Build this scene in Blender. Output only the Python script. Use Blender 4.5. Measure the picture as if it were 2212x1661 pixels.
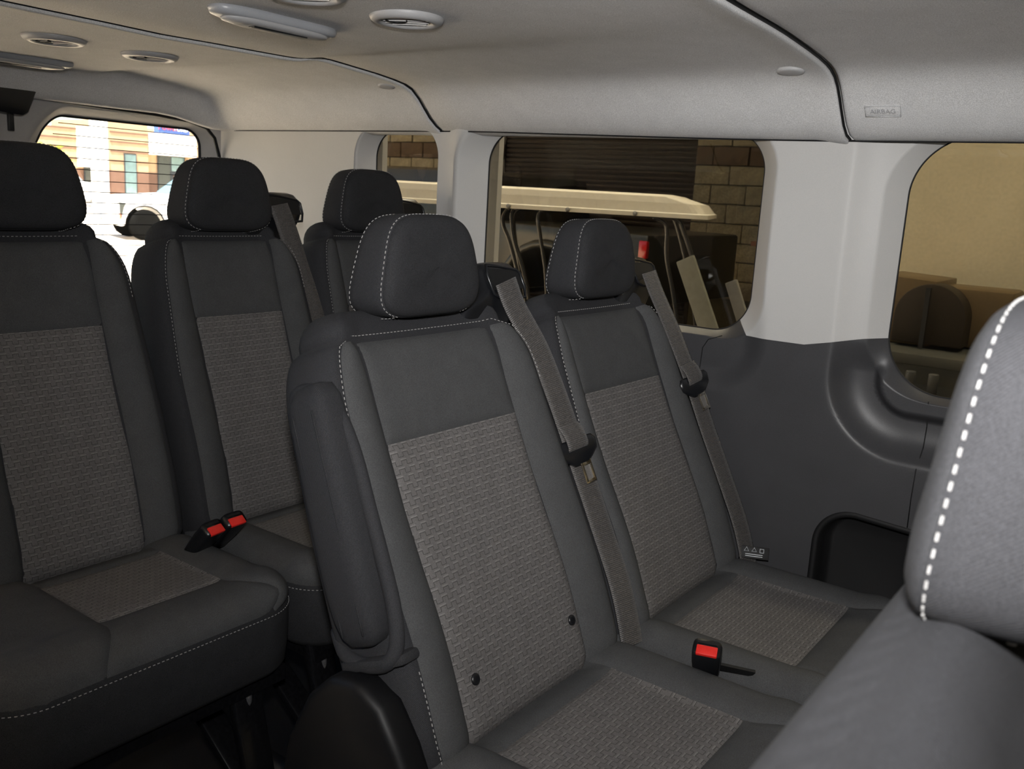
import bpy, bmesh, math, random
from mathutils import Vector, Matrix
random.seed(7)
for o in list(bpy.data.objects):
    bpy.data.objects.remove(o, do_unlink=True)
scene = bpy.context.scene
COL = scene.collection
ZC = 1.17                      # eye height above the cabin floor
# axes: +X towards the front of the van, +Y towards its left side, +Z up; cabin floor z = 0

# ------------------------------------------------------------------ camera
def make_camera(yaw=54.0, pitch=11.6, roll=3.2, fpx=1965.0):
    a, p, r = (math.radians(v) for v in (yaw, pitch, roll))
    d = Vector((-math.cos(a)*math.cos(p), math.sin(a)*math.cos(p), -math.sin(p)))
    right = d.cross(Vector((0, 0, 1))).normalized()
    up = right.cross(d)
    r2 = right*math.cos(r) + up*math.sin(r)
    u2 = -right*math.sin(r) + up*math.cos(r)
    cd = bpy.data.cameras.new('camera')
    cd.sensor_fit = 'HORIZONTAL'; cd.sensor_width = 36.0
    cd.lens = fpx/2212.0*36.0
    cd.clip_start = 0.02; cd.clip_end = 400
    cd.dof.use_dof = True; cd.dof.focus_distance = 1.55; cd.dof.aperture_fstop = 12.0
    co = bpy.data.objects.new('camera', cd); COL.objects.link(co)
    m = Matrix(((r2.x, u2.x, -d.x, 0), (r2.y, u2.y, -d.y, 0), (r2.z, u2.z, -d.z, ZC), (0, 0, 0, 1)))
    co.matrix_world = m
    scene.camera = co
    return d, r2, u2
VIEW, RIGHT, UP = make_camera()

# ------------------------------------------------------------------ light
w = bpy.data.worlds.new('world'); scene.world = w; w.use_nodes = True
nt = w.node_tree; nt.nodes.clear()
sky = nt.nodes.new('ShaderNodeTexSky'); sky.sky_type = 'NISHITA'; sky.sun_disc = False
sky.sun_elevation = math.radians(52); sky.sun_rotation = math.radians(60)
bg = nt.nodes.new('ShaderNodeBackground'); bg.inputs['Strength'].default_value = 0.45
wo = nt.nodes.new('ShaderNodeOutputWorld')
nt.links.new(sky.outputs[0], bg.inputs[0]); nt.links.new(bg.outputs[0], wo.inputs[0])
def lamp(name, kind, loc, direction, energy, color=(1, 1, 1), **kw):
    l = bpy.data.lights.new(name, kind); l.energy = energy; l.color = color
    for k, v in kw.items(): setattr(l, k, v)
    o = bpy.data.objects.new(name, l); COL.objects.link(o)
    o.location = loc
    o.rotation_euler = Vector(direction).to_track_quat('-Z', 'Y').to_euler()
    return o
lamp('sun', 'SUN', (0, 0, 30), (-0.17, 0.40, -0.90), 44.0, (1.0, 0.91, 0.78), angle=0.009)
# the photographer's flash, just above the lens
lamp('camera_flash', 'AREA', Vector((0, 0, ZC)) + UP*0.11 - VIEW*0.02, VIEW + RIGHT*0.17 + UP*0.06, 9.1, (1.0, 0.985, 0.97), shape='DISK', size=0.05, spread=math.radians(100))
# shop lights under the garage roof
for gx, gy in ((-3.1, 4.2), (0.7, 3.6)):
    lamp('garage_light', 'AREA', (gx, gy, 3.35), (0, 0, -1), 130.0 if gx < 0 else 105.0, (1.0, 0.95, 0.83), shape='RECTANGLE', size=1.6, size_y=0.3)
vs = scene.view_settings
vs.view_transform = 'Standard'; vs.look = 'None'; vs.gamma = 1.0; vs.exposure = 0.0
vs.use_curve_mapping = False

# ------------------------------------------------------------------ materials
MATS = {}
def base_mat(name, color, rough=0.6, spec=0.5, metallic=0.0, sheen=0.0, coat=0.0):
    m = bpy.data.materials.new(name); m.use_nodes = True
    b = m.node_tree.nodes['Principled BSDF']
    b.inputs['Base Color'].default_value = (*color, 1)
    b.inputs['Roughness'].default_value = rough
    b.inputs['Specular IOR Level'].default_value = spec
    b.inputs['Metallic'].default_value = metallic
    b.inputs['Sheen Weight'].default_value = sheen
    b.inputs['Coat Weight'].default_value = coat
    MATS[name] = m
    return m, m.node_tree, b
def N(nt, t, **kw):
    n = nt.nodes.new(t)
    for k, v in kw.items(): setattr(n, k, v)
    return n
def L(nt, a, b): nt.links.new(a, b)
def math_node(nt, op, a, b=None, c=None):
    n = nt.nodes.new('ShaderNodeMath'); n.operation = op
    for i, v in enumerate((a, b, c)):
        if v is None: continue
        if isinstance(v, (int, float)): n.inputs[i].default_value = v
        else: nt.links.new(v, n.inputs[i])
    return n.outputs[0]
def noise(nt, scale, detail=2.0, coord='Object', rough=0.5):
    tc = N(nt, 'ShaderNodeTexCoord'); n = N(nt, 'ShaderNodeTexNoise')
    n.inputs['Scale'].default_value = scale; n.inputs['Detail'].default_value = detail
    n.inputs['Roughness'].default_value = rough
    L(nt, tc.outputs[coord], n.inputs['Vector'])
    return n.outputs['Fac']
def ramp_mul(nt, fac, lo, hi, f0=0.3, f1=0.7):
    mr = N(nt, 'ShaderNodeMapRange'); L(nt, fac, mr.inputs[0])
    mr.inputs[1].default_value = f0; mr.inputs[2].default_value = f1
    mr.inputs[3].default_value = lo; mr.inputs[4].default_value = hi
    return mr.outputs[0]
def tint(nt, b, color, *facs):
    mul = facs[0]
    for f in facs[1:]: mul = math_node(nt, 'MULTIPLY', mul, f)
    v = N(nt, 'ShaderNodeVectorMath', operation='SCALE'); v.inputs[0].default_value = color
    L(nt, mul, v.inputs['Scale']); L(nt, v.outputs[0], b.inputs['Base Color'])
def bump(nt, b, h, strength=0.3, dist=0.001):
    bn = N(nt, 'ShaderNodeBump'); bn.inputs['Strength'].default_value = strength
    bn.inputs['Distance'].default_value = dist
    L(nt, h, bn.inputs['Height']); L(nt, bn.outputs[0], b.inputs['Normal'])

def speckled(name, color, rough, fine=900, amt=0.25, mid=25, midamt=0.08, spec=0.3, bstr=0.25, sheen=0.0):
    m, nt, b = base_mat(name, color, rough, spec, sheen=sheen)
    f = noise(nt, fine, 1.0); g = noise(nt, mid, 3.0)
    tint(nt, b, color, ramp_mul(nt, f, 1-amt, 1+amt), ramp_mul(nt, g, 1-midamt, 1+midamt))
    bump(nt, b, f, bstr, 0.0006)
    return m
speckled('headliner', (0.56, 0.56, 0.565), 0.95, 700, 0.2, 20, 0.03, spec=0.15, bstr=0.3)
speckled('grey_fabric', (0.053, 0.054, 0.0555), 0.9, 1100, 0.3, 30, 0.06, spec=0.2)
speckled('black_fabric', (0.0175, 0.0178, 0.0198), 0.85, 1300, 0.55, 40, 0.08, spec=0.3)
speckled('light_plastic', (0.455, 0.45, 0.44), 0.55, 900, 0.03, 6, 0.015, spec=0.35, bstr=0.08)
speckled('dark_panel', (0.040, 0.040, 0.043), 0.43, 1000, 0.15, 12, 0.06, spec=0.45, bstr=0.25)
speckled('black_panel', (0.006, 0.006, 0.0065), 0.6, 900, 0.1, 12, 0.05, spec=0.3, bstr=0.2)
speckled('cover_black', (0.0035, 0.0036, 0.0042), 0.5, 900, 0.08, 12, 0.05, spec=0.22, bstr=0.12)
speckled('gloss_black', (0.006, 0.0065, 0.008), 0.32, 900, 0.06, 12, 0.05, spec=0.5, bstr=0.04)
speckled('floor_vinyl', (0.007, 0.0072, 0.008), 0.75, 600, 0.2, 9, 0.12, spec=0.15, bstr=0.2)
speckled('lamp_plastic', (0.30, 0.31, 0.33), 0.35, 900, 0.04, 12, 0.03, spec=0.5, bstr=0.03)
speckled('vent_plastic', (0.34, 0.34, 0.345), 0.45, 900, 0.04, 12, 0.03, spec=0.4, bstr=0.03)
speckled('red_plastic', (0.62, 0.02, 0.015), 0.35, 900, 0.05, 12, 0.03, spec=0.5, bstr=0.02)
speckled('thread', (0.30, 0.295, 0.29), 0.7, 2500, 0.2, 30, 0.05, spec=0.3, bstr=0.1)
speckled('white_print', (0.6, 0.63, 0.66), 0.6, 900, 0.05, 12, 0.03)
speckled('door_trim', (0.36, 0.355, 0.35), 0.6, 900, 0.06, 10, 0.04, spec=0.35, bstr=0.1)
m, nt, b = base_mat('bolt_metal', (0.05, 0.05, 0.055), 0.28, 0.6, metallic=0.7)
tint(nt, b, (0.22, 0.22, 0.23), ramp_mul(nt, noise(nt, 300), 0.8, 1.2))
m, nt, b = base_mat('chrome', (0.75, 0.70, 0.60), 0.2, 0.6, metallic=1.0)
tint(nt, b, (0.72, 0.68, 0.6), ramp_mul(nt, noise(nt, 400), 0.9, 1.08))
m, nt, b = base_mat('dark_mark', (0.12, 0.11, 0.1), 0.5)
tint(nt, b, (0.1, 0.095, 0.09), ramp_mul(nt, noise(nt, 500), 0.8, 1.2))
# black leg paint
m, nt, b = base_mat('leg_paint', (0.005, 0.005, 0.006), 0.25, 0.5)
tint(nt, b, (0.0055, 0.0055, 0.0065), ramp_mul(nt, noise(nt, 150), 0.7, 1.3))

def twill(name, color):
    m, nt, b = base_mat(name, color, 0.85, 0.3)
    uv = N(nt, 'ShaderNodeUVMap'); sp = N(nt, 'ShaderNodeSeparateXYZ'); L(nt, uv.outputs[0], sp.inputs[0])
    d = math_node(nt, 'ADD', sp.outputs[0], math_node(nt, 'MULTIPLY', sp.outputs[1], 0.7))
    s = math_node(nt, 'SINE', math_node(nt, 'MULTIPLY', d, 2*math.pi/0.0021))
    s2 = math_node(nt, 'SINE', math_node(nt, 'MULTIPLY', math_node(nt, 'SUBTRACT', sp.outputs[0], sp.outputs[1]), 2*math.pi/0.0011))
    f = noise(nt, 1200, 1.0)
    h = math_node(nt, 'ADD', s, math_node(nt, 'MULTIPLY', s2, 0.35))
    tint(nt, b, color, ramp_mul(nt, h, 0.55, 1.5, -1, 1), ramp_mul(nt, f, 0.6, 1.4))
    bump(nt, b, h, 0.35, 0.0004)
twill('twill_fabric', (0.0215, 0.0218, 0.0245))

def weave(name, color, bright=1.55):
    """staggered square-wave weave: dark step lines with pale dashes above each step (UVs are metres)"""
    m, nt, b = base_mat(name, color, 0.9, 0.2)
    uv = N(nt, 'ShaderNodeUVMap'); sp = N(nt, 'ShaderNodeSeparateXYZ'); L(nt, uv.outputs[0], sp.inputs[0])
    ph, pv = 0.0205, 0.0116
    U = math_node(nt, 'DIVIDE', sp.outputs[0], ph); V = math_node(nt, 'DIVIDE', sp.outputs[1], pv)
    row = math_node(nt, 'FLOOR', V); fv = math_node(nt, 'SUBTRACT', V, row)
    fu = math_node(nt, 'FRACT', math_node(nt, 'ADD', U, math_node(nt, 'MULTIPLY', row, 0.36)))
    def band(x, lo, hi):
        return math_node(nt, 'MULTIPLY', math_node(nt, 'GREATER_THAN', x, lo), math_node(nt, 'LESS_THAN', x, hi))
    def orr(*a):
        r = a[0]
        for x in a[1:]: r = math_node(nt, 'MAXIMUM', r, x)
        return r
    first = math_node(nt, 'LESS_THAN', fu, 0.5); second = math_node(nt, 'SUBTRACT', 1.0, first)
    top = math_node(nt, 'MULTIPLY', band(fv, 0.635, 0.695), first)
    bot = math_node(nt, 'MULTIPLY', band(fv, 0.115, 0.175), second)
    ver = math_node(nt, 'MULTIPLY', band(fv, 0.12, 0.70), orr(band(fu, 0.0, 0.038), band(fu, 0.5, 0.538)))
    line = orr(top, bot, ver)
    dash = math_node(nt, 'MULTIPLY', band(fv, 0.74, 0.92), band(fu, 0.0, 0.56))
    ticks = math_node(nt, 'FRACT', math_node(nt, 'MULTIPLY', U, 10.0))
    dash = math_node(nt, 'MULTIPLY', dash, ramp_mul(nt, ticks, 0.55, 1.0, 0.2, 0.6))
    f = noise(nt, 1100, 1.0); g = noise(nt, 35, 2.0)
    fac = math_node(nt, 'ADD', 1.0, math_node(nt, 'MULTIPLY', dash, bright-1.0))
    fac = math_node(nt, 'MULTIPLY', fac, math_node(nt, 'SUBTRACT', 1.0, math_node(nt, 'MULTIPLY', line, 0.66)))
    tint(nt, b, color, fac, ramp_mul(nt, f, 0.75, 1.25), ramp_mul(nt, g, 0.93, 1.07))
    h = math_node(nt, 'SUBTRACT', math_node(nt, 'MULTIPLY', dash, 0.6), line)
    bump(nt, b, h, 0.3, 0.0006)
weave('weave_fabric', (0.104, 0.099, 0.0975), 1.5)

def webbing(name, color):
    m, nt, b = base_mat(name, color, 0.5, 0.5, sheen=0.1)
    uv = N(nt, 'ShaderNodeUVMap'); sp = N(nt, 'ShaderNodeSeparateXYZ'); L(nt, uv.outputs[0], sp.inputs[0])
    s = math_node(nt, 'SINE', math_node(nt, 'MULTIPLY', sp.outputs[1], 2*math.pi/0.0032))
    f = noise(nt, 520, 1.0); f2 = noise(nt, 1500, 0.0)
    tint(nt, b, color, ramp_mul(nt, s, 0.7, 1.25, -1, 1), ramp_mul(nt, f, 0.55, 1.5), ramp_mul(nt, f2, 0.6, 1.5))
    bump(nt, b, math_node(nt, 'ADD', s, f), 0.5, 0.0006)
webbing('belt_webbing', (0.052, 0.048, 0.046))

def glass(name, col, rough=0.0, refl=1.0):
    m = bpy.data.materials.new(name); m.use_nodes = True; nt = m.node_tree; nt.nodes.clear()
    t = N(nt, 'ShaderNodeBsdfTransparent'); t.inputs[0].default_value = (*col, 1)
    g = N(nt, 'ShaderNodeBsdfGlossy'); g.inputs['Roughness'].default_value = rough
    fr = N(nt, 'ShaderNodeFresnel'); ge = N(nt, 'ShaderNodeNewGeometry')
    L(nt, math_node(nt, 'ADD', math_node(nt, 'MULTIPLY', ge.outputs['Backfacing'], 1/1.5-1.5), 1.5), fr.inputs[0])
    mx = N(nt, 'ShaderNodeMixShader'); o = N(nt, 'ShaderNodeOutputMaterial')
    L(nt, math_node(nt, 'MULTIPLY', fr.outputs[0], refl), mx.inputs[0])
    L(nt, t.outputs[0], mx.inputs[1]); L(nt, g.outputs[0], mx.inputs[2]); L(nt, mx.outputs[0], o.inputs[0])
    MATS[name] = m
glass('tinted_glass', (0.62, 0.60, 0.55))
glass('clear_glass', (0.93, 0.94, 0.93))

# outside
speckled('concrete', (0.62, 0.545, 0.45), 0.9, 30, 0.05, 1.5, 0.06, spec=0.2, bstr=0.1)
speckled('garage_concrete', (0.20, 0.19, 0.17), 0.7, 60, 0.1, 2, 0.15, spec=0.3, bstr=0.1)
speckled('mortar', (0.13, 0.115, 0.085), 0.95, 80, 0.1, 4, 0.1, spec=0.1)
speckled('block_tan', (0.21, 0.185, 0.13), 0.95, 60, 0.18, 12, 0.2, spec=0.1, bstr=0.6)
speckled('block_brown', (0.085, 0.062, 0.045), 0.95, 60, 0.18, 12, 0.15, spec=0.1, bstr=0.6)
speckled('shutter_brown', (0.020, 0.0135, 0.0095), 0.6, 60, 0.08, 6, 0.1, spec=0.3)
speckled('garage_wall', (0.52, 0.455, 0.315), 0.9, 60, 0.05, 3, 0.06, spec=0.1)
speckled('garage_dark', (0.06, 0.05, 0.04), 0.9, 60, 0.05, 3, 0.06, spec=0.1)
speckled('cart_cream', (0.82, 0.78, 0.66), 0.4, 60, 0.03, 4, 0.04, spec=0.4, bstr=0.03)
speckled('black_paint', (0.012, 0.012, 0.013), 0.25, 60, 0.05, 4, 0.05, spec=0.5, bstr=0.02)
speckled('grey_paint', (0.018, 0.019, 0.017), 0.35, 60, 0.05, 4, 0.05, spec=0.5, bstr=0.02)
speckled('rubber', (0.012, 0.012, 0.012), 0.85, 80, 0.1, 6, 0.1, spec=0.2)
speckled('white_paint', (0.80, 0.80, 0.80), 0.35, 60, 0.02, 4, 0.02, spec=0.5, bstr=0.02)
speckled('facade_tan', (0.33, 0.23, 0.145), 0.95, 3, 0.06, 0.5, 0.05, spec=0.1)
speckled('facade_brown', (0.125, 0.075, 0.056), 0.95, 3, 0.08, 0.5, 0.06, spec=0.1)
speckled('facade_white', (0.85, 0.84, 0.80), 0.8, 3, 0.02, 0.5, 0.02, spec=0.2)
speckled('sign_blue', (0.045, 0.09, 0.28), 0.5, 3, 0.02, 0.5, 0.03, spec=0.3)
speckled('sign_red', (0.30, 0.05, 0.08), 0.5, 3, 0.02, 0.5, 0.03, spec=0.3)
speckled('sign_white', (0.85, 0.85, 0.85), 0.5, 3, 0.02, 0.5, 0.03, spec=0.3)
speckled('dark_pane', (0.018, 0.025, 0.024), 0.15, 3, 0.1, 0.4, 0.3, spec=0.6)
speckled('pale_pane', (0.09, 0.15, 0.16), 0.1, 3, 0.1, 0.3, 0.35, spec=0.6)
speckled('frame_dark', (0.02, 0.025, 0.03), 0.5, 3, 0.05, 0.5, 0.05)
speckled('leaf', (0.16, 0.19, 0.01), 0.7, 8, 0.3, 2, 0.3, spec=0.2)
speckled('bark', (0.12, 0.08, 0.05), 0.9, 20, 0.3, 3, 0.2, spec=0.1)
speckled('cardboard', (0.50, 0.33, 0.14), 0.9, 60, 0.08, 5, 0.1, spec=0.1)
speckled('rust_wood', (0.06, 0.024, 0.013), 0.8, 60, 0.15, 8, 0.25, spec=0.2)
speckled('grey_sheet', (0.22, 0.22, 0.185), 0.7, 60, 0.06, 5, 0.1, spec=0.2)
speckled('tan_cabinet', (0.12, 0.08, 0.035), 0.45, 60, 0.06, 3, 0.15, spec=0.4)
speckled('dark_brown', (0.022, 0.015, 0.008), 0.6, 60, 0.06, 3, 0.15, spec=0.3)
speckled('bench_grey', (0.06, 0.06, 0.05), 0.6, 60, 0.06, 3, 0.15, spec=0.3)
speckled('plastic_bag', (0.5, 0.48, 0.42), 0.5, 60, 0.06, 3, 0.15, spec=0.4)
speckled('tin', (0.20, 0.195, 0.18), 0.35, 60, 0.06, 3, 0.15, spec=0.6)
speckled('dull_metal', (0.07, 0.07, 0.065), 0.5, 60, 0.06, 3, 0.15, spec=0.3)
speckled('tyre_black', (0.004, 0.004, 0.004), 1.0, 80, 0.1, 6, 0.1, spec=0.0)
speckled('rim_dark', (0.012, 0.012, 0.012), 0.9, 80, 0.1, 6, 0.1, spec=0.05)
speckled('tail_red', (0.33, 0.004, 0.004), 0.2, 60, 0.06, 3, 0.1, spec=0.6)
speckled('amber', (0.6, 0.16, 0.08), 0.3, 60, 0.06, 3, 0.1, spec=0.5)

# ------------------------------------------------------------------ object helpers
def empty(name, loc=(0, 0, 0), rz=0.0, parent=None):
    o = bpy.data.objects.new(name, None); COL.objects.link(o)
    o.location = loc; o.rotation_euler = (0, 0, rz); o.empty_display_size = 0.05
    if parent: o.parent = parent
    return o
def tag(o, label=None, cat=None, group=None, kind=None):
    if label: o['label'] = label
    if cat: o['category'] = cat
    if group: o['group'] = group
    if kind: o['kind'] = kind
    return o
def struct(o, label=None): return tag(o, label, kind='structure')
def mesh(name, V, F, mat, parent=None, smooth=True, uv=None, mats=None, fmat=None, loc=None):
    me = bpy.data.meshes.new(name); me.from_pydata([tuple(v) for v in V], [], F); me.update()
    if uv is not None:
        ul = me.uv_layers.new(name='UVMap')
        for lp in me.loops: ul.data[lp.index].uv = uv[lp.vertex_index]
    for mm in (mats or [mat]): me.materials.append(MATS[mm])
    if fmat:
        for p, i in zip(me.polygons, fmat): p.material_index = i
    if smooth:
        for p in me.polygons: p.use_smooth = True
    o = bpy.data.objects.new(name, me); COL.objects.link(o)
    if parent: o.parent = parent
    if loc: o.location = loc
    return o
class MB:
    """collects simple shapes into one mesh"""
    def __init__(s): s.V = []; s.F = []
    def add(s, V, F):
        k = len(s.V); s.V += [tuple(v) for v in V]; s.F += [tuple(i+k for i in f) for f in F]; return s
    def box(s, c, d, rot=None):
        V = [Vector((x*d[0]/2, y*d[1]/2, z*d[2]/2)) for x in (-1, 1) for y in (-1, 1) for z in (-1, 1)]
        if rot is not None: V = [rot @ v for v in V]
        V = [v+Vector(c) for v in V]
        return s.add(V, [(0, 1, 3, 2), (4, 6, 7, 5), (0, 4, 5, 1), (2, 3, 7, 6), (0, 2, 6, 4), (1, 5, 7, 3)])
    def beam(s, a, b, wv, wd, ref=(0, 0, 1)):
        a, b = Vector(a), Vector(b); t = (b-a).normalized(); r = Vector(ref)
        x = t.cross(r)
        if x.length < 1e-4: x = t.cross(Vector((1, 0, 0)))
        x.normalize(); y = x.cross(t)
        V = []
        for p in (a, b):
            for i, j in ((-1, -1), (1, -1), (1, 1), (-1, 1)): V.append(p + x*i*wv/2 + y*j*wd/2)
        return s.add(V, [(0, 1, 2, 3), (7, 6, 5, 4), (0, 4, 5, 1), (1, 5, 6, 2), (2, 6, 7, 3), (3, 7, 4, 0)])
    def tube(s, path, r, n=8, closed=False, cap=True):
        P = [Vector(p) for p in path]; m = len(P); k = len(s.V); rings = []
        prev = None
        for i in range(m):
            if closed: t = P[(i+1) % m]-P[i-1]
            else: t = P[min(i+1, m-1)]-P[max(i-1, 0)]
            t.normalize()
            if prev is None:
                ref = Vector((0, 0, 1)) if abs(t.z) < 0.9 else Vector((1, 0, 0))
                x = t.cross(ref).normalized()
            else:
                x = (prev - t*prev.dot(t)).normalized()
            prev = x; y = t.cross(x)
            rr = r[i] if isinstance(r, (list, tuple)) else r
            rings.append([P[i]+(x*math.cos(2*math.pi*j/n)+y*math.sin(2*math.pi*j/n))*rr for j in range(n)])
        V = [v for g in rings for v in g]; F = []
        for i in range(m if closed else m-1):
            a, b2 = i*n, ((i+1) % m)*n
            for j in range(n): F.append((a+j, a+(j+1) % n, b2+(j+1) % n, b2+j))
        if cap and not closed:
            F.append(tuple(range(n-1, -1, -1))); F.append(tuple((m-1)*n+j for j in range(n)))
        return s.add(V, F)
    def lathe(s, prof, n=32, c=(0, 0, 0), axis='Z'):
        """prof: list of (radius, height)"""
        V = []; F = []
        for r, h in prof:
            for j in range(n):
                a = 2*math.pi*j/n; x, y = r*math.cos(a), r*math.sin(a)
                p = {'Z': (x, y, h), 'Y': (x, h, y), 'X': (h, x, y)}[axis]
                V.append(Vector(p)+Vector(c))
        for i in range(len(prof)-1):
            for j in range(n): F.append((i*n+j, i*n+(j+1) % n, (i+1)*n+(j+1) % n, (i+1)*n+j))
        F.append(tuple(range(n))); F.append(tuple((len(prof)-1)*n+j for j in range(n)))
        return s.add(V, F)
    def prism(s, poly, d0, d1, axis='Y'):
        """poly in the two other axes, extruded along axis"""
        n = len(poly); V = []
        for d in (d0, d1):
            for a, b in poly:
                V.append({'Y': (a, d, b), 'X': (d, a, b), 'Z': (a, b, d)}[axis])
        F = [tuple(range(n)), tuple(range(2*n-1, n-1, -1))]
        for i in range(n): F.append((i, i+n, (i+1) % n+n, (i+1) % n))
        return s.add(V, F)
    def build(s, name, mat, parent=None, smooth=False, bevel=0.0, seg=2, loc=None, auto=False):
        o = mesh(name, s.V, s.F, mat, parent, smooth)
        bm = bmesh.new(); bm.from_mesh(o.data)
        bmesh.ops.recalc_face_normals(bm, faces=bm.faces)
        if bevel:
            ed = [e for e in bm.edges if len(e.link_faces) == 2 and e.calc_face_angle(0) > 0.5]
            bmesh.ops.bevel(bm, geom=ed, offset=bevel, segments=seg, profile=0.5, affect='EDGES', clamp_overlap=True)
            for f in bm.faces: f.smooth = True
        bm.to_mesh(o.data); bm.free()
        if auto or bevel:
            try: o.data.set_sharp_from_angle(angle=math.radians(38))
            except Exception: pass
        if loc: o.location = loc
        return o
def loft(loops, cap0=True, cap1=True):
    n = len(loops[0]); V = [v for lp in loops for v in lp]; F = []
    for i in range(len(loops)-1):
        for j in range(n): F.append((i*n+j, i*n+(j+1) % n, (i+1)*n+(j+1) % n, (i+1)*n+j))
    if cap0: F.append(tuple(range(n-1, -1, -1)))
    if cap1: F.append(tuple((len(loops)-1)*n+j for j in range(n)))
    return V, F
def panel(name, P, nu, nv, mat, parent, puff=0.006, sinkd=0.002, wid=0.009, dist=None, uvf=None):
    """upholstered panel: grid of P(u,v) pushed out along its normal, edges sunk into the seam"""
    V = []; UV = []; F = []
    e = 1e-3
    def fit(i, n):   # denser near the edges
        t = i/n
        return 0.5-0.5*math.cos(math.pi*t)*(0.55)-0.45*(0.5-t) if False else t + 0.06*math.sin(2*math.pi*t)*-1
    pts = [[Vector(P(fit(i, nu), fit(j, nv))) for i in range(nu+1)] for j in range(nv+1)]
    for j in range(nv+1):
        for i in range(nu+1):
            p = pts[j][i]
            du = pts[j][min(i+1, nu)]-pts[j][max(i-1, 0)]
            dv = pts[min(j+1, nv)][i]-pts[max(j-1, 0)][i]
            nn = du.cross(dv)
            if nn.length > 1e-12: nn.normalize()
            d = min((p-pts[j][0]).length, (p-pts[j][nu]).length, (p-pts[0][i]).length, (p-pts[nv][i]).length)
            h = (puff+sinkd)*(1-math.exp(-d/wid))-sinkd
            V.append(p+nn*h)
            UV.append(uvf(fit(i, nu), fit(j, nv)) if uvf else (p.y, p.z))
    for j in range(nv):
        for i in range(nu):
            a = j*(nu+1)+i; F.append((a, a+1, a+nu+2, a+nu+1))
    return mesh(name, V, F, mat, parent, True, UV)
def resample(path, step):
    P = [Vector(p) for p in path]; out = [P[0]]; acc = 0.0; last = P[0]
    i = 1
    while i < len(P):
        seg = (P[i]-last).length
        if acc+seg >= step and seg > 1e-9:
            t = (step-acc)/seg; last = last.lerp(P[i], t); out.append(last.copy()); acc = 0.0
        else:
            acc += seg; last = P[i]; i += 1
    return out
def stitch(name, path, parent, dash=0.0046, gap=0.003, r=0.00046):
    """a sewn seam: separate thread dashes, joined into one part"""
    P = resample(path, (dash+gap)/4); mb = MB(); i = 0
    nd = max(1, round(4*dash/(dash+gap)))
    while i+nd < len(P):
        a, b = P[i], P[i+nd]
        if (b-a).length > 1e-5: mb.beam(a, b, r*2, r*2)
        i += 4
    o = mb.build(name, 'thread', parent); o['kind'] = 'stuff'
    return o
def smooth01(t):
    t = max(0.0, min(1.0, t)); return t*t*(3-2*t)
def lerp(a, b, t): return a+(b-a)*t

# ================================================================== CABIN SHELL
YM = 1.04                       # centre line of the van
# ---- floor
mb = MB()
for i in range(3):
    mb.box((-2.55+1.25*(i+0.5), YM, -0.02), (1.25, 1.76, 0.04))
fl = mb.build('floor', 'floor_vinyl', smooth=False); struct(fl, 'black ribbed vinyl floor of the van')

# ---- headliner, three moulded sections that butt at the two cross seams
REAR_P = [(1.04, .262), (1.15, .264), (1.25, .265), (1.33, .266), (1.36, .267), (1.38, .269), (1.405, .275), (1.43, .278), (1.46, .2775), (1.50, .275), (1.60, .268), (1.66, .262), (1.70, .256), (1.73, .246), (1.757, .226), (1.78, .203), (1.80, .184), (1.825, .167), (1.85, .156), (1.875, .150), (1.90, .153)]
FRONT_P = [(1.04, .286), (1.13, .283), (1.22, .280), (1.28, .278), (1.32, .277), (1.36, .276), (1.40, .275), (1.45, .273), (1.50, .270), (1.56, .266), (1.62, .261), (1.66, .256), (1.685, .251), (1.71, .242), (1.732, .228), (1.752, .209), (1.77, .190), (1.795, .165), (1.82, .149), (1.85, .142), (1.885, .145)]
def roof_profile(x):
    t = smooth01((x+1.61)/1.04)
    h = [(lerp(a[0], b2[0], t), lerp(a[1], b2[1], t)) for a, b2 in zip(REAR_P, FRONT_P)]
    return h
def roof_z(x, y):
    y = YM+abs(y-YM); h = roof_profile(x)
    for (y0, z0), (y1, z1) in zip(h, h[1:]):
        if y0 <= y <= y1: return ZC+lerp(z0, z1, (y-y0)/(y1-y0))
    return ZC+h[-1][1]
def roof_section(name, xs, label):
    """xs: list of (x, lift) stations; lift raises the edge into the seam"""
    V = []; F = []; n = None
    for x, lift, drop in xs:
        h = roof_profile(x)
        line = []
        for (y, z) in h:
            zz = z+lift
            zb_ = .186-.030*smooth01((y-1.60)/.22)
            if drop > 0: zz = lerp(z, zb_, drop) if z > zb_ else z
            line.append((x, y, ZC+zz))
        # over the sliding door the unseen lining is flattened so flash reaches the ceiling
        fl_ = .236*smooth01((x+1.64)/.12) if x > -1.6 or drop == 0 and x > -1.64 else 0
        row = [(x, 2*YM-p[1], max(p[2], ZC+fl_+lift) if fl_ else p[2]) for p in reversed(line[1:])]+line
        n = len(row); V += row
    for i in range(len(xs)-1):
        for j in range(n-1): F.append((i*n+j, i*n+j+1, (i+1)*n+j+1, (i+1)*n+j))
    o = mesh(name, V, F, 'headliner', ceiling)
    o['label'] = label
    s = o.modifiers.new('thick', 'SOLIDIFY'); s.thickness = 0.004; s.offset = 1 if o.data.polygons[0].normal.z < 0 else -1
    s.offset = -1
    return o
ceiling = struct(empty('ceiling', (0, 0, 0)), 'grey fabric headliner in three moulded sections')
def edge(x0, s):   # three stations that roll the panel edge upwards
    if s > 0: return [(x0, .012, 0), (x0+.003, .004, 0), (x0+.009, .0, 0)]
    return [(x0, .008, 0), (x0-.0004, -.0035, 0), (x0-.002, -.0055, 0), (x0-.006, -.0065, 0), (x0-.02, -.005, 0), (x0-.045, -.0015, 0)]
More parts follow.
